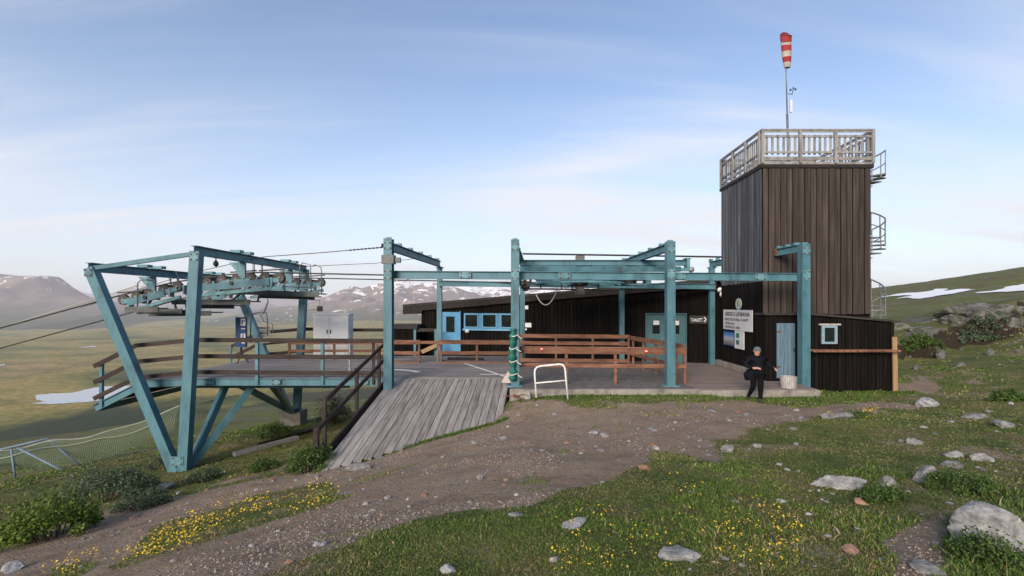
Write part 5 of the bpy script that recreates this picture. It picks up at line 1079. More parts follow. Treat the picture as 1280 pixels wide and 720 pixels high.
# white pipe barrier
wb = thing('pipe_barrier', (PX(690, 14.6), 14.7, -3.1), 'bent white pipe barrier standing in front of the platform', 'barrier')
BD = 14.8
g0 = Vector((PX(670.5, BD), BD, PZ(495, BD))); 
def bp_(x, y): return Vector((PX(x, BD), BD, PZ(y, BD)))
MB().tube([bp_(670.5, 497), bp_(668.3, 467), bp_(668.8, 462), bp_(671, 459.2), bp_(675, 457.8), bp_(699, 455.2), bp_(703, 455.8), bp_(705.5, 458.5), bp_(706.6, 464), bp_(710, 501)], 0.028, 8).build('hoop', white_pipe, wb, True)
MB().tube([bp_(669.2, 479), bp_(707.6, 475.5)], 0.022, 8).build('crossbar', white_pipe, wb, True)
# ================================================================== safety net fence on the slope
nfn = thing('safety_net', hit(20, 604), 'sagging pale safety net on grey-blue pipes along the slope', 'net')
NP = [(-70, 575, 17.2, 588), (-20, 566, 17.6, 585), (10, 563, 18.0, 580), (40, 556, 18.4, 582), (75, 550, 19.0, 584), (110, 546, 19.6, 581), (150, 536, 20.4, 572), (187, 523, 21.2, 556), (225, 508, 22.0, 535), (260, 500, 23.5, 520), (300, 494, 25.5, 508)]
def interp(q):
    i = min(int(q), len(NP) - 2); f = q - i; return [a + (b_ - a) * f for a, b_ in zip(NP[i], NP[i + 1])]
NQ = np.linspace(0, len(NP) - 1, 60)
def netpt(q, v):
    x, y, D, yb = interp(q); py = y + (yb - y) * v; return P(x, py, D) + Vector((0.0, -0.35 * math.sin(v * 2.4), -0.04 * math.sin(q * 3 + v * 4)))
nm_ = MB()
for v in np.linspace(0, 1, 13): nm_.tube([netpt(q, v) for q in NQ], 0.009, 3)
for q in np.linspace(0, len(NP) - 1.001, 150): nm_.tube([netpt(q, v) for v in np.linspace(0, 1, 6)], 0.008, 3)
o = nm_.build('mesh_web', net_m, nfn)
MB().tube([netpt(q, 0) for q in NQ], 0.025, 6).build('top_rope', net_rope, nfn); MB().tube([netpt(q, 0.25 + 0.1 * math.sin(q)) + Vector((0, -0.1, 0)) for q in NQ[:46]], 0.018, 6).build('second_rope', net_rope, nfn)
for pts in ([(14, 561), (20, 606)], [(-4, 600), (16, 624)], [(22, 560), (62, 580), (86, 592)], [(60, 549), (100, 582)], [(0, 562), (60, 548)]):
    D_ = 17.9 if pts[0][0] < 30 else 18.9
    MB().tube([P(x, y, D_) for x, y in pts], 0.036, 8).build('pipe_post', pipe_blue, nfn, True)

# ================================================================== rocks
rock_m = mat('lichen_rock', [(0.085, 0.083, 0.08), (0.17, 0.168, 0.162), (0.29, 0.285, 0.275)], 0.92, 7, (1, 1, 1.3), 0.22, bump=0.9, bscale=22, detail=9, contrast=(0.32, 0.66))
pale_rock = mat('pale_rock', [(0.10, 0.102, 0.10), (0.21, 0.212, 0.21), (0.34, 0.34, 0.335)], 0.92, 9, (1, 1, 1.4), 0.2, bump=0.9, bscale=24, detail=9, contrast=(0.3, 0.62))
red_rock = mat('rusty_rock', [(0.14, 0.075, 0.05), (0.24, 0.14, 0.10), (0.32, 0.21, 0.16)], 0.92, 8, rnd=0.2, bump=0.8, bscale=24)
def rock_mesh(seed, n=16, sub=1, flat=1.0, rgh=0.05):
    """a sphere cut by random planes, then roughened: angular but closed stone"""
    r_ = random.Random(seed); bm = bmesh.new(); bmesh.ops.create_icosphere(bm, subdivisions=(2, 3, 4)[min(sub, 3) - 1] if sub else 2, radius=0.5)
    pl = [(Vector((r_.gauss(0, 1), r_.gauss(0, 1), r_.gauss(0, 0.8))).normalized(), r_.uniform(0.27, 0.44)) for k in range(n)]
    f3 = [r_.uniform(0, 6) for k in range(6)]
    for v in bm.verts:
        d = v.co.normalized(); r = 0.5
        for nn, dd in pl:
            c = d.dot(nn)
            if c > 0.2: r = min(r, dd / c)
        r *= 1 + 0.05 * math.sin(d.x * 7 + f3[0]) * math.sin(d.y * 8 + f3[1]) + 0.035 * math.sin(d.z * 13 + f3[2] + d.x * 9) + r_.uniform(-1, 1) * 0.012
        v.co = d * r * 1.15
    me = bpy.data.meshes.new('rock'); bm.to_mesh(me); bm.free()
    return me
def rock(px, py, wpx, hpx, label, m=rock_m, name='rock', depth=0.8, group=None, seed=None, sink=0.30, sub=2, rot=None):
    """py is the foot of the stone in the photo"""
    g_ = hit(px, py); s_ = g_.y / F; me = rock_mesh(seed if seed is not None else int(px * 7 + py), 18, sub)
    me.materials.append(m); o = bpy.data.objects.new(name, me); COL.objects.link(o)
    w, hh_ = wpx * s_, hpx * s_
    o.scale = (w * 0.94, w * depth * 0.94, hh_ * 1.15); o.rotation_euler = (random.uniform(-0.12, 0.12), random.uniform(-0.15, 0.15), random.uniform(-0.4, 0.4) if rot is None else rot)
    o.location = (g_.x, g_.y + w * depth * 0.3, g_.z + hh_ * (0.5 - sink)); tag(o, label, 'rock', group); return o
rock(1264, 694, 112, 56, 'large pale lichen-covered boulder in the lower right corner', pale_rock, 'boulder', 0.8, seed=33, sub=3, sink=0.12)
rock(1057, 612, 72, 17, 'long white-streaked flat rock in the grass right of the path', pale_rock, depth=0.5, seed=11, sub=3)
rock(1113, 610, 24, 15, 'dark angular stone beside the long white-streaked rock', rock_m)
rock(1166, 604, 38, 22, 'grey wedge rock half sunk in grass above the boulder', rock_m, sub=3)
rock(1197, 586, 30, 9, 'low grey slab uphill of the wedge rock', rock_m); rock(1234, 577, 26, 13, 'pale squat stone uphill of the large boulder', pale_rock)
rock(1199, 573, 26, 10, 'smooth pale stone on the bare ground near the right edge', pale_rock); rock(1147, 556, 20, 9, 'rounded pale stone in the middle of the right slope', pale_rock)
rock(1166, 508, 30, 12, 'pale stone pile rock right of the shed', pale_rock, sub=2); rock(1078, 632, 20, 9, 'small rusty red stone in the grass', red_rock)
rock(979, 630, 14, 5, 'tiny pale stone alone in the grass left of the red stone', pale_rock); rock(850, 702, 66, 12, 'wide pale bedrock slab at the bottom edge', pale_rock, depth=0.6, seed=3, sub=3, sink=0.35)
rock(1068, 692, 24, 10, 'tan flat stone beside the dark soil patch', red_rock, sink=0.35); rock(1170, 721, 52, 10, 'flat grey stone at the bottom edge below the boulder', rock_m, sink=0.3)
rock(447, 590, 40, 10, 'flat slate slab lying by the foot of the ramp', rock_m, depth=0.5, sub=2, sink=0.3); rock(600, 600, 11, 7, 'greenish round stone in the middle of the path', rock_m)
rock(645, 647, 20, 5, 'thin pale stone at the lower edge of the path', pale_rock); rock(720, 660, 38, 9, 'flat grey slab among the yellow flowers', pale_rock, sink=0.3)
rock(558, 718, 26, 9, 'pale rounded stone at the bottom edge below the path', pale_rock); rock(912, 566, 20, 11, 'dark boulder on the path edge below the person', rock_m)
rock(948, 560, 14, 6, 'small grey stone beside the dark boulder on the path', rock_m); rock(202, 614, 22, 11, 'white stone on the slope below the lift frame', pale_rock)
rock(8, 716, 30, 9, 'pale slab in the lower left corner', pale_rock, sink=0.3); rock(694, 703, 16, 7, 'small grey stone below the yellow flowers', rock_m)
rock(1050, 524, 46, 10, 'low dark bedrock hump between path and shed', rock_m, depth=0.5, sink=0.3, sub=3); rock(807, 588, 22, 6, 'reddish stone where the path meets the grass', red_rock)
rock(1262, 535, 30, 10, 'pale slab near the right edge level with the shed foot', pale_rock); rock(1228, 524, 34, 7, 'thin grey slab on bare soil far right', rock_m, sink=0.3)
ledge_m = mat('mossy_ledge', [(0.035, 0.045, 0.02), (0.07, 0.075, 0.055), (0.125, 0.125, 0.12), (0.19, 0.188, 0.18)], 0.95, 3.5, rnd=0.2, bump=1.0, bscale=8, detail=10, contrast=(0.34, 0.68))
for (x, y, w, hh_, lb) in [(1205, 404, 46, 14, 'blocky grey ledge left of the big outcrop on the bank'), (1250, 402, 60, 16, 'broad grey outcrop in the grass bank near the right edge'), (1228, 391, 74, 12, 'long low outcrop crowning the bank behind the shed'),
        (1275, 410, 34, 10, 'grey ledge cut by the right edge above the bank'), (1155, 414, 30, 6, 'thin pale ledge just right of the shed roof'), (1180, 448, 18, 10, 'rounded stone lodged in the dark bank'), (1222, 425, 28, 10, 'grey stone block on the lip of the dark bank'),
        (1130, 412, 24, 7, 'flat grey slab beside the shed roof corner'), (1268, 389, 50, 10, 'sloping grey slab high on the outcrop at the right edge'), (1242, 444, 18, 8, 'grey stone low in the dark bank'), (1150, 462, 14, 6, 'small stone in the grass right of the tan plank'), (1205, 458, 14, 6, 'small stone at the foot of the dark bank')]:
    rock(x, y, w, hh_ * 1.9, lb, ledge_m, 'rock_ledge', 0.7, None, sub=3, sink=0.58)
# small loose stones: two kinds, alike within their group
sm_meshes = {}
def small(px, py, wpx, m, label, group):
    key = (m.name, random.randrange(6))
    if key not in sm_meshes: sm_meshes[key] = rock_mesh(100 + len(sm_meshes), 10, 1); sm_meshes[key].materials.append(m)
    g_ = hit(px, py, 60); w = wpx * g_.y / F; o = bpy.data.objects.new('stone', sm_meshes[key]); COL.objects.link(o)
    o.scale = (w, w * random.uniform(0.6, 1), w * random.uniform(0.3, 0.6)); o.rotation_euler = (0, 0, random.uniform(0, 6)); o.location = (g_.x, g_.y, g_.z + w * 0.08)
    tag(o, label, 'stone', group)
cnt = 0
while cnt < 140:
    x, y = random.uniform(20, 1100), random.uniform(500, 715); a = np.array([x]), np.array([y])
    if not inpoly(*a, PATHS[0])[0] or inpoly(*a, ISLAND)[0] or inpoly(*a, [(395, 590), (490, 470), (645, 470), (632, 530)])[0]: continue
    small(x, y, random.choice([3, 4, 4, 5, 6, 7, 9, 12]), random.choice([rock_m, pale_rock, pale_rock, red_rock]), 'small loose stone on the gravel path', 'small stones on the path'); cnt += 1
for k in range(105):
    x, y = random.uniform(860, 1275), random.uniform(505, 715)
    small(x, y, random.choice([4, 5, 6, 8, 10]), random.choice([rock_m, rock_m, pale_rock]), 'small stone in the grass right of the path', 'small stones in the right-hand grass')
for k in range(42):
    x, y = random.uniform(1125, 1278), random.uniform(384, 470)
    small(x, y, random.choice([3, 4, 4, 5, 6]), random.choice([rock_m, ledge_m]), 'small grey stone scattered on the grassy bank behind the shed', 'small stones on the far bank')
# gravel grit
def scatter_px(n, poly, rmin=0):
    xs = [p[0] for p in poly]; ys = [p[1] for p in poly]; out = []
    x = rng.uniform(min(xs), max(xs), n); y = rng.uniform(min(ys), max(ys), n); m = inpoly(x, y, poly); return x[m], y[m]
N = 60000; r_ = 2.6 * (20 / 2.6) ** rng.random(N); a_ = np.radians(rng.uniform(-50, 46, N)); gx, gy = r_ * np.sin(a_), r_ * np.cos(a_)
def free(x, y):
    blk = ((x > -0.7) & (x < 9.6) & (y > 15.3)) | ((x > 8.4) & (x < 12.8) & (y > 16.25)) | ((x > -4.95) & (x < -0.45) & (y > 11.3 + (x + 4.9) * 0.5) & (y < 17)) 
    return ~blk
clump = fbm(gx / 1.1, gy / 1.1, 4) + rng.normal(0, 0.1, N) > 0.08
k_ = pathmask(gx, gy) & free(gx, gy) & clump; gx, gy = gx[k_], gy[k_]; gz = h(gx, gy); n = len(gx)
sz = (0.005 + 0.012 * rng.random(n) ** 3) * (1 + np.hypot(gx, gy) * 0.07)
tet = np.array([(1, 0, 0), (-0.5, 0.86, 0), (-0.5, -0.86, 0), (0.1, 0, 0.8)]); an = rng.uniform(0, 6.28, n); ca, sa = np.cos(an), np.sin(an)
V = np.stack([tet[None, :, 0] * ca[:, None] - tet[None, :, 1] * sa[:, None], tet[None, :, 0] * sa[:, None] + tet[None, :, 1] * ca[:, None], np.repeat(tet[None, :, 2], n, 0)], -1) * sz[:, None, None] + np.stack([gx, gy, gz], -1)[:, None]
Fc = (np.array([(0, 1, 3), (1, 2, 3), (2, 0, 3)])[None] + 4 * np.arange(n)[:, None, None]).reshape(-1, 3)
cm_ = bpy.data.materials.new('grit'); cm_.use_nodes = True; t, b, L = nodes(cm_); at = t.nodes.new('ShaderNodeAttribute'); at.attribute_name = 'col'; L(at.outputs['Color'], b.inputs['Base Color']); b.inputs['Roughness'].default_value = 0.95; b.inputs['Specular IOR Level'].default_value = 0.2
o = np_mesh('gravel', V.reshape(-1, 3), Fc, cm_, False); tone = rng.uniform(0.12, 0.28, n) ; cc = np.stack([tone * 1.12, tone * 0.95, tone * 0.84, np.ones(n)], -1); cattr(o, 'col', np.repeat(cc, 4, 0)); tag(o, kind='stuff')

# ================================================================== grass
def leaf_mat(name, rough=0.7):
    m = bpy.data.materials.new(name); m.use_nodes = True; t, b, L = nodes(m); at = t.nodes.new('ShaderNodeAttribute'); at.attribute_name = 'col'
    L(at.outputs['Color'], b.inputs['Base Color']); b.inputs['Roughness'].default_value = rough; b.inputs['Specular IOR Level'].default_value = 0.25
    tr = t.nodes.new('ShaderNodeBsdfTranslucent'); L(at.outputs['Color'], tr.inputs[0]); mx = t.nodes.new('ShaderNodeMixShader'); mx.inputs[0].default_value = 0.25
    L(b.outputs[0], mx.inputs[1]); L(tr.outputs[0], mx.inputs[2]); L(mx.outputs[0], t.nodes['Material Output'].inputs[0]); return m
grass_m = leaf_mat('grass_blades'); leaf_m = leaf_mat('leaves', 0.55)
N = 520000; r_ = 2.3 * (34 / 2.3) ** rng.random(N) ; a_ = np.radians(rng.uniform(-51, 48, N)); gx, gy = r_ * np.sin(a_), r_ * np.cos(a_)
dens = fbm(gx / 1.4 + 30, gy / 1.4, 4) * 0.9 + fbm(gx / 0.35, gy / 0.35, 2) * 0.45
lush = fbm(gx / 3.1 + 90, gy / 3.1 + 14, 3)
keep = free(gx, gy) & (dens + lush * 0.3 + rng.uniform(-0.12, 0.12, N) > 0.09) & ~((gx > -11.9) & (gx < -0.3) & (gy > 17.6) & (gy < 24.5) & (rng.random(N) > 0.3))
pmk = pathmask(gx, gy); keep &= ~pmk | ((rng.random(N) < 0.35) & (fbm(gx / 0.9, gy / 0.9, 3) > 0.24))
strip = (np.abs(gy - 15.05) < 0.22) & (gx > -0.3) & (gx < 9.5) | ((np.abs(gy - 16.05) < 0.25) & (gx > 9.8) & (gx < 13))
gx, gy, r_, lush, dens = gx[keep], gy[keep], r_[keep], lush[keep], dens[keep]
# extra tufts along the foot of the concrete, the shed and the ramp
ex = np.concatenate([rng.uniform(-0.2, 9.4, 5200), rng.uniform(9.7, 13.2, 2600), np.zeros(0)]); ey = np.concatenate([15.22 - np.abs(rng.normal(0, 0.17, 5200)), 16.28 - np.abs(rng.normal(0, 0.2, 2600))])
eu = rng.random(5200) ; ex = np.concatenate([ex, -4.95 + 4.5 * eu]); ey = np.concatenate([ey, 11.4 + 2.35 * eu ** 0.9 - np.abs(rng.normal(0, 0.10, 5200))])
sel = fbm(ex / 0.5, ey / 0.5, 3) > -0.14; ex, ey = ex[sel], ey[sel]
gx = np.concatenate([gx, ex]); gy = np.concatenate([gy, ey]); r_ = np.hypot(gx, gy); lush = np.concatenate([lush, np.full(len(ex), 0.5)])
gz = h(gx, gy); n = len(gx)
hgt = rng.uniform(0.012, 0.044, n) * (1 + np.clip(lush, -0.4, 0.6) * 1.3) * (1 + 0.012 * r_); tall = rng.random(n) < 0.015; hgt[tall] *= 2.0
wd = (0.0016 + 0.0009 * r_) * rng.uniform(0.7, 1.4, n); an = rng.uniform(0, 6.28, n); lean = rng.uniform(0.2, 1.1, n) * hgt; la = rng.uniform(0, 6.28, n)
dx, dy = np.cos(an) * wd, np.sin(an) * wd; lx, ly = np.cos(la) * lean, np.sin(la) * lean; z = np.zeros(n)
base = np.stack([gx, gy, gz - 0.008], -1)
V = np.stack([base + np.stack([dx, dy, z], -1), base - np.stack([dx, dy, z], -1), base + np.stack([-dx * 0.7 + lx * 0.35, -dy * 0.7 + ly * 0.35, hgt * 0.65], -1), base + np.stack([dx * 0.7 + lx * 0.35, dy * 0.7 + ly * 0.35, hgt * 0.65], -1), base + np.stack([lx, ly, hgt], -1)], 1)
Fq = (np.array([(0, 1, 2), (0, 2, 3), (3, 2, 4)])[None] + 5 * np.arange(n)[:, None, None]).reshape(-1, 3)
pal = np.array([(0.07, 0.125, 0.026), (0.115, 0.18, 0.036), (0.18, 0.215, 0.052), (0.33, 0.27, 0.145), (0.20, 0.14, 0.085)])
dry = fbm(gx / 1.9 + 55, gy / 1.9, 3) + rng.normal(0, 0.22, n)
dry[tall] += 0.4; idx = np.select([lush + rng.normal(0, 0.2, n) > 0.22, dry > 0.33, dry > 0.10, dry > -0.15], [rng.integers(0, 2, n), np.where(rng.random(n) < 0.7, 3, 4), rng.integers(2, 4, n), rng.integers(1, 3, n)], rng.integers(0, 2, n))
cc = np.concatenate([pal[idx] * rng.uniform(0.7, 1.3, n)[:, None], np.ones((n, 1))], 1)
o = np_mesh('grass', V.reshape(-1, 3), Fq, grass_m, False); cattr(o, 'col', np.repeat(cc, 5, 0)); tag(o, 'short alpine grass and heath on the slope', None, None, 'stuff')
NG = n
# a low moss and heath nap that covers the gaps between the tufts
N = 330000; r_ = 2.3 * (26 / 2.3) ** rng.random(N); a_ = np.radians(rng.uniform(-51, 48, N)); gx, gy = r_ * np.sin(a_), r_ * np.cos(a_)
keep = free(gx, gy) & (~pathmask(gx, gy) | (rng.random(N) < 0.015)); gx, gy, r_ = gx[keep], gy[keep], r_[keep]; gz = h(gx, gy); n = len(gx)
hgt = rng.uniform(0.006, 0.022, n) * (1 + 0.02 * r_); wd = (0.002 + 0.0012 * r_) * rng.uniform(0.6, 1.5, n); an = rng.uniform(0, 6.28, n); dx, dy = np.cos(an) * wd, np.sin(an) * wd; base = np.stack([gx, gy, gz - 0.004], -1); la = rng.normal(0, 1, (n, 2)) * hgt[:, None]
V = np.stack([base + np.stack([dx, dy, dx * 0], -1), base - np.stack([dx, dy, dx * 0], -1), base + np.stack([la[:, 0], la[:, 1], hgt], -1)], 1)
pal2 = np.array([(0.05, 0.08, 0.02), (0.095, 0.14, 0.03), (0.16, 0.175, 0.055), (0.24, 0.19, 0.11), (0.13, 0.085, 0.055), (0.07, 0.05, 0.035)])
sel_ = fbm(gx / 0.7 + 21, gy / 0.7, 4) * 3.2 + 2.2 + rng.normal(0, 0.9, n); cc = np.concatenate([pal2[np.clip(sel_, 0, 5).astype(int)] * rng.uniform(0.7, 1.3, n)[:, None], np.ones((n, 1))], 1)
o = np_mesh('heath_moss', V.reshape(-1, 3), np.arange(n * 3).reshape(-1, 3), grass_m, False); cattr(o, 'col', np.repeat(cc, 3, 0)); tag(o, 'low brown and green heath moss between the grass tufts', None, None, 'stuff')
# ================================================================== flowers
FL = [([(128, 708), (210, 655), (300, 620), (400, 606), (445, 618), (400, 638), (300, 664), (190, 702)], 3000, 1.0), ([(128, 708), (210, 655), (300, 625), (330, 640), (260, 668), (180, 702)], 1500, 1.0), ([(40, 722), (75, 705), (100, 704), (95, 722)], 160, 1.0), ([(80, 698), (120, 690), (130, 700), (85, 706)], 120, 1.0),
      ([(670, 655), (760, 640), (830, 640), (840, 690), (800, 722), (690, 722)], 330, 0.8), ([(830, 595), (920, 600), (900, 720), (830, 720)], 150, 0.6), ([(1035, 512), (1100, 512), (1085, 526), (1030, 524)], 330, 0.8), ([(900, 620), (1010, 640), (1000, 715), (900, 710)], 400, 0.3), ([(300, 585), (430, 600), (400, 620), (250, 640)], 120, 0.5)]
fx, fy = [], []
for poly, cnt, d in FL:
    x, y = scatter_px(cnt, poly); 
    for a, c in zip(x, y): fx.append(a); fy.append(c)
fx, fy = np.array(fx), np.array(fy)
g_ = [None] * len(fx)
Dg = 2.0 * (30 / 2.0) ** np.linspace(0, 1, 500); XX = (fx[:, None] - XV) / F * Dg[None]; ZZ = (YH - fy[:, None]) / F * Dg[None]
HH = h(XX.ravel(), np.repeat(Dg[None], len(fx), 0).ravel()).reshape(XX.shape); ii = np.argmax(ZZ < HH, 1); wx = XX[np.arange(len(fx)), ii]; wy = Dg[ii]; wz_ = HH[np.arange(len(fx)), ii]
cl_ = fbm(wx / 0.55 + 7, wy / 0.55, 3) + rng.normal(0, 0.1, len(wx)) > -0.06; wx, wy, wz_ = wx[cl_], wy[cl_], wz_[cl_]; n = len(wx)
fh = rng.uniform(0.035, 0.10, n); fs = rng.uniform(0.0045, 0.0095, n) * (1 + np.clip(wy - 3.5, 0, 8) * 0.22); tilt = rng.normal(0, 0.45, (n, 2))
ang = np.arange(10) * 2 * math.pi / 10; rad_ = np.where(np.arange(10) % 2 == 0, 1.0, 0.62)
disc = np.stack([np.cos(ang) * rad_, np.sin(ang) * rad_], -1)
c0 = np.stack([wx, wy, wz_ + fh], -1)
ring = c0[:, None] + np.stack([disc[None, :, 0] * fs[:, None], disc[None, :, 1] * fs[:, None], (disc[None, :, 0] * tilt[:, :1] + disc[None, :, 1] * tilt[:, 1:]) * fs[:, None] + 0.3 * fs[:, None]], -1)
V = np.concatenate([c0[:, None], ring], 1); Ff = (np.array([(0, 1 + k, 1 + (k + 1) % 10) for k in range(10)])[None] + 11 * np.arange(n)[:, None, None]).reshape(-1, 3)
flm = mat('flower_yellow', [(0.55, 0.36, 0.02), (0.72, 0.52, 0.04)], 0.6, 30)
o = np_mesh('flowers', V.reshape(-1, 3), Ff, flm, False); tag(o, 'tiny yellow flowers in the grass', None, None, 'stuff')

# ================================================================== shrubs
bark = mat('willow_bark', [(0.05, 0.04, 0.03), (0.10, 0.08, 0.06)], 0.9, 20)
def shrub(px, py, wpx, hpx, label, tone, leaf=0.035, n=3200, group=None, name='willow_shrub', dens=1.0):
    g_ = hit(px, py); s_ = g_.y / F; W, H_ = wpx * s_ / 2, hpx * s_; W2 = min(W, H_ * 1.5)
    th_ = thing(name, g_, label, 'shrub', group); cen = []
    nc = max(7, int(26 * dens))
    for k in range(nc):
        a = rng.uniform(0, 6.28); q = rng.random() ** 0.5; cx_, cy_ = q * math.cos(a) * W * 0.85, q * math.sin(a) * W2 * 0.8
        top = H_ * (1 - 0.75 * q ** 2.2) * rng.uniform(0.62, 1.0); bz = hz(g_.x + cx_, g_.y + cy_ + W2 * 0.5) - g_.z
        cen.append((cx_, cy_ + W2 * 0.5, bz + top * 0.72, top * 0.34 + 0.05, bz))
    per = n // nc; vs = []; cs_ = []
    for cx_, cy_, cz_, rr_, bz in cen:
        d = rng.normal(0, 1, (per, 3)); d /= np.linalg.norm(d, axis=1)[:, None]; rad = rr_ * rng.uniform(0.35, 1.12, per)[:, None]
        p = np.array([cx_, cy_, cz_]) + d * rad * np.array([1.15, 1.15, 1.0]); p[:, 2] = np.maximum(p[:, 2], bz + 0.01)
        u = rng.normal(0, 1, (per, 3)) + d * 0.8; u /= np.linalg.norm(u, axis=1)[:, None]; w_ = np.cross(u, d + rng.normal(0, 0.5, (per, 3))); w_ /= np.linalg.norm(w_, axis=1)[:, None] + 1e-9
        L_ = leaf * rng.uniform(0.6, 1.4, per)[:, None]; wd_ = L_ * 0.36
        vs.append(np.stack([p - u * L_ * 0.5, p + w_ * wd_, p + u * L_ * 0.5, p - w_ * wd_], 1)); base_t = np.array(tone) * rng.uniform(0.75, 1.25)
        cs_.append(np.concatenate([base_t[None] * rng.uniform(0.6, 1.4, (per, 1)), np.ones((per, 1))], 1))
    V = np.concatenate(vs).reshape(-1, 3); C = np.repeat(np.concatenate(cs_), 4, 0); Fq = np.arange(len(V)).reshape(-1, 4)
    o = np_mesh('foliage', V, Fq, leaf_m, False); cattr(o, 'col', C); o.parent = th_
    st_ = MB()
    for cx_, cy_, cz_, rr_, bz in cen:
        b0 = Vector((cx_ * 0.4, cy_ * 0.5 + W2 * 0.25, hz(g_.x + cx_ * 0.4, g_.y + cy_ * 0.5 + W2 * 0.25) - g_.z - 0.03)); st_.tube([g_ + b0, g_ + b0.lerp(Vector((cx_, cy_, cz_)), 0.55) + Vector((0.02, 0, 0.03)), g_ + Vector((cx_, cy_, cz_ + rr_ * 0.5))], [0.014, 0.009, 0.004], 5)
    st_.build('stems', bark, th_); return th_
GREEN, GREY, DARK, LIGHT = (0.065, 0.115, 0.026), (0.085, 0.12, 0.07), (0.045, 0.062, 0.032), (0.12, 0.18, 0.03)
shrub(40, 682, 110, 68, 'bright green leafy shrub at the left edge', LIGHT, 0.05, 6500)
shrub(105, 634, 130, 52, 'grey-green willow shrub below the safety net posts', GREY, 0.05, 6500)
shrub(165, 640, 70, 24, 'low grey-green shrub on the bank left of the flowers', GREY, 0.04, 2600)
shrub(205, 588, 60, 26, 'grey willow bush just left of the lift frame foot', GREY, 0.05, 2600)
shrub(250, 604, 44, 20, 'small grey bush right below the lift frame foot', GREY, 0.045, 1700)
shrub(338, 552, 46, 24, 'green dome-shaped bush under the deck', GREEN, 0.06, 2400)
shrub(382, 592, 66, 40, 'leafy green bush beside the lower end of the ramp', GREEN, 0.05, 4200)
shrub(412, 532, 44, 44, 'dark twiggy bush behind the ramp handrail', DARK, 0.06, 2600)
shrub(325, 590, 40, 18, 'small green bush left of the leafy ramp bush', GREEN, 0.045, 1500)
shrub(1250, 712, 70, 44, 'low leafy plant in front of the large boulder', GREEN, 0.022, 2600, name='leafy_plant')
shrub(1215, 618, 80, 28, 'spreading green herb patch above the large boulder', GREEN, 0.03, 3000, name='leafy_plant')
shrub(1110, 628, 60, 18, 'dark green herb clump beside the wedge rock', GREEN, 0.028, 1700, name='leafy_plant')
shrub(1240, 425, 70, 14, 'silvery low willow on the bank near the right edge', GREY, 0.09, 2600)
shrub(1165, 437, 60, 14, 'dark green low willow on the bank behind the shed', GREEN, 0.09, 2200)
shrub(1268, 502, 40, 14, 'green low willow at the right edge below the bank', GREEN, 0.06, 1500)
shrub(1075, 524, 50, 10, 'low flowering plant clump on the dark bedrock hump', GREEN, 0.035, 1100, name='leafy_plant')
# ================================================================== loose timbers on the slope
g0, g1 = hit(292, 571), hit(372, 550)
one('timber_plank', MB().bar(g0 + Vector((0, 0, 0.09)), g1 + Vector((0, 0, 0.10)), 0.22, 0.14), wood_white, 'bleached timber plank lying on the slope under the deck', 'plank')
g0, g1 = hit(322, 558), hit(398, 538)
one('timber_plank', MB().bar(g0 + Vector((0, 0, 0.07)), g1 + Vector((0, 0, 0.08)), 0.16, 0.1), wood_dark, 'dark timber plank lying uphill of the bleached plank', 'plank')
g_ = hit(659, 500)
rb = MB()
for k in range(9): a = random.uniform(0, 6.28); p = g_ + Vector((random.uniform(-0.45, 0.15), random.uniform(-0.1, 0.2), 0.03 + 0.015 * k)); rb.bar(p, p + Vector((0.4 * math.cos(a), 0.2 * math.sin(a), random.uniform(-0.05, 0.12))), 0.02, 0.02)
one('kindling_heap', rb, wood_orange, 'small heap of broken red-brown sticks by the platform corner', 'sticks')
rock(659, 501, 10, 14, 'upright pale stone beside the broken sticks', pale_rock, seed=44)

# ================================================================== the walking person
PD = 14.55; pg = Vector((PX(948, PD), PD, hz(PX(948, PD), PD))); pb_ = thing('person', pg, 'person in black jacket, dark trousers and grey knit hat walking past the shed', 'person')
def skin_body(name, chains, mat_of, parent, sub=2):
    """chains: list of lists of (x, y, z, r); a chain starting with an index tuple ('@', i) hangs on vertex i"""
    vs, es, rs = [], [], []
    idx = {}
    for ch in chains:
        prev = None
        for it in ch:
            if it[0] == '@': prev = idx[it[1]]; continue
            key = it[4] if len(it) > 4 else None
            vs.append(it[:3]); rs.append(it[3]); i = len(vs) - 1
            if key: idx[key] = i
            if prev is not None: es.append((prev, i))
            prev = i
    me = bpy.data.meshes.new(name); me.from_pydata(vs, es, []); o = bpy.data.objects.new(name, me); COL.objects.link(o)
    sk = o.modifiers.new('skin', 'SKIN'); sk.use_smooth_shade = True; o.modifiers.new('sub', 'SUBSURF').levels = sub
    for k, r in enumerate(rs):
        rr_ = r if isinstance(r, tuple) else (r, r); me.skin_vertices[0].data[k].radius = rr_
    me.skin_vertices[0].data[0].use_root = True
    ev = bpy.data.meshes.new_from_object(o.evaluated_get(bpy.context.evaluated_depsgraph_get())); bpy.data.objects.remove(o)
    q = bpy.data.objects.new(name, ev); COL.objects.link(q); q.parent = parent; ev.materials.clear()
    ms = []
    for p in ev.polygons:
        m = mat_of(p.center)
        if m not in ms: ms.append(m); ev.materials.append(m)
        p.material_index = ms.index(m); p.use_smooth = True
    return q
skin_c = mat('skin', [(0.42, 0.22, 0.17), (0.52, 0.29, 0.23)], 0.55, 12)
jacket = mat('black_jacket', [(0.003, 0.0042, 0.007), (0.007, 0.009, 0.014)], 0.8, 14, bump=0.8, bscale=14, spec=0.12); trousers = mat('dark_trousers', [(0.0035, 0.0035, 0.0045), (0.007, 0.007, 0.0085)], 0.85, 10, spec=0.1); boots = mat('boots', [(0.02, 0.018, 0.016), (0.05, 0.045, 0.04)], 0.7, 12); hat_m = mat('knit_hat', [(0.06, 0.075, 0.075), (0.13, 0.15, 0.145)], 0.9, 40)
hair_m = mat('hair', [(0.10, 0.07, 0.045), (0.2, 0.15, 0.1)], 0.7, 30)
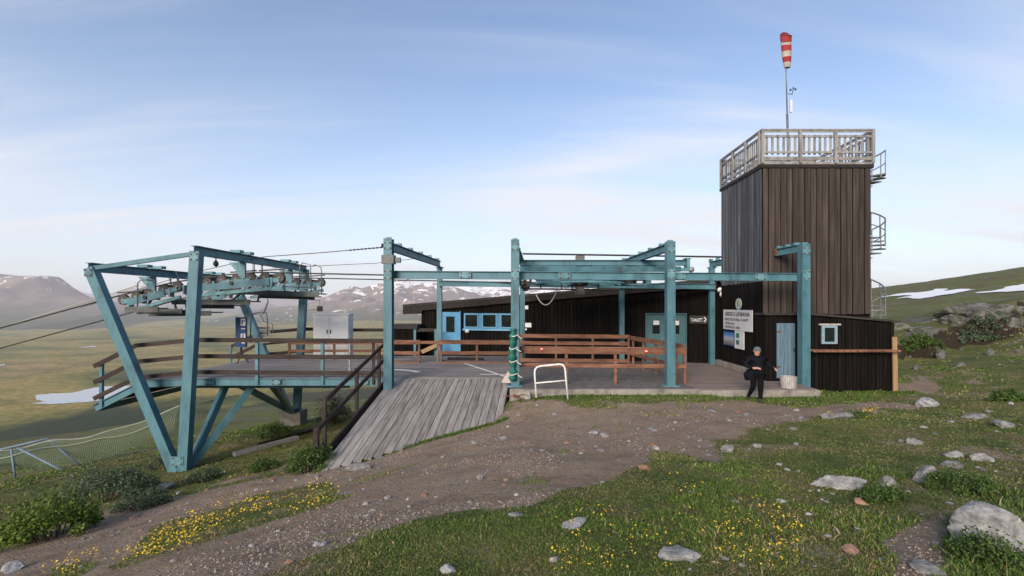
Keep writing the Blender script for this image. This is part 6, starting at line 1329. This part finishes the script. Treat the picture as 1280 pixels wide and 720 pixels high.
body = [[(-0.02, 0.03, 0.90, (0.175, 0.145), 'pel'), (-0.04, 0.02, 1.06, (0.215, 0.18), 'bel'), (-0.055, 0.02, 1.26, (0.22, 0.165), 'che'), (-0.06, 0.02, 1.40, (0.18, 0.115), 'sho'), (-0.05, 0.0, 1.50, 0.062, 'nec'), (-0.045, -0.02, 1.57, (0.072, 0.082), 'jaw'), (-0.04, -0.025, 1.64, (0.085, 0.10), 'hea'), (-0.04, -0.01, 1.71, (0.072, 0.085))],
        [('@', 'pel'), (-0.11, 0.04, 0.80, 0.11), (-0.12, 0.06, 0.47, 0.078), (-0.155, 0.30, 0.14, 0.052), (-0.155, 0.33, 0.06, 0.048), (-0.165, 0.22, 0.03, 0.038)],
        [('@', 'pel'), (0.05, 0.0, 0.80, 0.115), (0.035, -0.06, 0.47, 0.082), (0.02, -0.08, 0.10, 0.056), (0.02, -0.08, 0.05, 0.052), (0.03, -0.20, 0.035, 0.042)],
        [('@', 'sho'), (-0.24, 0.03, 1.39, 0.09), (-0.36, 0.05, 1.18, 0.08), (-0.22, -0.17, 1.11, 0.045), (-0.165, -0.24, 1.11, (0.036, 0.022), 'rh'), (-0.13, -0.275, 1.115, (0.032, 0.016), 'rp')],
        [('@', 'sho'), (0.13, 0.03, 1.39, 0.09), (0.27, 0.02, 1.22, 0.076), (0.37, -0.12, 1.09, 0.043), (0.405, -0.17, 1.065, (0.022, 0.036), 'lh'), (0.42, -0.20, 1.04, (0.018, 0.034), 'lp')]]
for i_ in range(4): body.append([('@', 'rp'), (-0.112 + 0.004 * i_, -0.295, 1.137 - 0.017 * i_, 0.0095), (-0.082 + 0.006 * i_, -0.300, 1.137 - 0.018 * i_, 0.0085), (-0.068 + 0.008 * i_, -0.285, 1.135 - 0.018 * i_, 0.0075)])
body.append([('@', 'rh'), (-0.155, -0.255, 1.145, 0.011), (-0.125, -0.275, 1.162, 0.009)])
for i_ in range(4): body.append([('@', 'lp'), (0.418 + 0.006 * i_, -0.235 + 0.014 * i_, 1.022, 0.0095), (0.418 + 0.006 * i_, -0.235 + 0.013 * i_, 0.995, 0.0085), (0.410 + 0.006 * i_, -0.215 + 0.012 * i_, 0.980, 0.0075)])
body.append([('@', 'lh'), (0.392, -0.205, 1.05, 0.011), (0.395, -0.225, 1.02, 0.009)])
def bmat(c):
    if c.z > 1.475 and abs(c.x + 0.05) < 0.11: return skin_c
    if c.z > 0.9 and ((c.y < -0.195 and c.x < 0.0) or (c.x > 0.375 and c.y < -0.125)): return skin_c
    if c.z < 0.13: return boots
    if c.z < 0.93 and abs(c.x) < 0.36: return trousers
    return jacket
bo = skin_body('body', body, bmat, pb_)
def ell(name, c, r, m, parent, cut=None, n=14, k=10, tilt=0):
    mb = MB(); vs = []; fs = []
    for i_ in range(k + 1):
        a = -math.pi / 2 + math.pi * i_ / k
        for j_ in range(n): b__ = 2 * math.pi * j_ / n; vs.append((c[0] + r[0] * math.cos(a) * math.cos(b__), c[1] + r[1] * math.cos(a) * math.sin(b__) + tilt * math.sin(a), c[2] + r[2] * math.sin(a)))
    for i_ in range(k):
        for j_ in range(n): fs.append((i_ * n + j_, i_ * n + (j_ + 1) % n, (i_ + 1) * n + (j_ + 1) % n, (i_ + 1) * n + j_))
    if cut is not None: fs = [f for f in fs if sum(vs[q][2] for q in f) / 4 > cut]
    mb.add([Vector(v) + pg for v in vs], fs); return mb.build(name, m, parent, True)
ell('knit_hat', (-0.04, -0.012, 1.675), (0.098, 0.116, 0.105), hat_m, pb_, cut=1.655)
MB().tube([pg + Vector((-0.04 + 0.094 * math.cos(a), -0.014 + 0.112 * math.sin(a), 1.662 + 0.012 * math.sin(a))) for a in np.linspace(0, 2 * math.pi, 21)[:-1]], 0.014, 6, True).build('hat_brim', hat_m, pb_, True)
MB().tube([pg + Vector((-0.045, -0.105, 1.655)), pg + Vector((-0.045, -0.128, 1.61)), pg + Vector((-0.045, -0.112, 1.60))], [0.010, 0.017, 0.013], 8).build('nose', skin_c, pb_, True)
for sx_ in (-0.033, 0.033): ell('eye', (-0.042 + sx_, -0.106, 1.648), (0.013, 0.008, 0.007), dark_steel, pb_, n=8, k=6)
MB().tube([pg + Vector((-0.07, -0.098, 1.572)), pg + Vector((-0.045, -0.108, 1.570)), pg + Vector((-0.02, -0.098, 1.572))], 0.006, 6).build('mouth', red_rock, pb_, True)
for sx_ in (-1, 1): ell('ear', (-0.04 + sx_ * 0.092, 0.0, 1.63), (0.012, 0.022, 0.032), skin_c, pb_, n=8, k=6)
# open jacket: skirt flaring from waist to hip, collar, and the jacket side hanging open
jk = MB(); rings_ = [(1.04, 0.235, 0.20), (0.93, 0.265, 0.22), (0.84, 0.285, 0.235), (0.75, 0.295, 0.24)]; n = 20; vs = []
for z, rx_, ry_ in rings_:
    for q in range(n): a = 2 * math.pi * q / n; vs.append(pg + Vector((-0.06 + rx_ * math.cos(a) * (1 + 0.04 * math.sin(3 * a)), 0.03 + ry_ * math.sin(a), z + (0.05 * math.cos(a) if z < 0.9 else 0))))
jk.add(vs, [(r2 * n + q, r2 * n + (q + 1) % n, (r2 + 1) * n + (q + 1) % n, (r2 + 1) * n + q) for r2 in range(3) for q in range(n) if not (13 <= q <= 17)]).build('jacket_skirt', jacket, pb_, True)
MB().tube([pg + Vector((-0.05 + 0.09 * math.cos(a), 0.005 + 0.08 * math.sin(a), 1.475 + 0.02 * math.sin(a))) for a in np.linspace(0, 2 * math.pi, 17)[:-1]], 0.042, 8, True).build('collar', jacket, pb_, True)
ell('shoulder_bag', (-0.30, 0.02, 0.86), (0.095, 0.13, 0.14), jacket, pb_)
pb_.scale = (1.08, 0.97, 0.95)
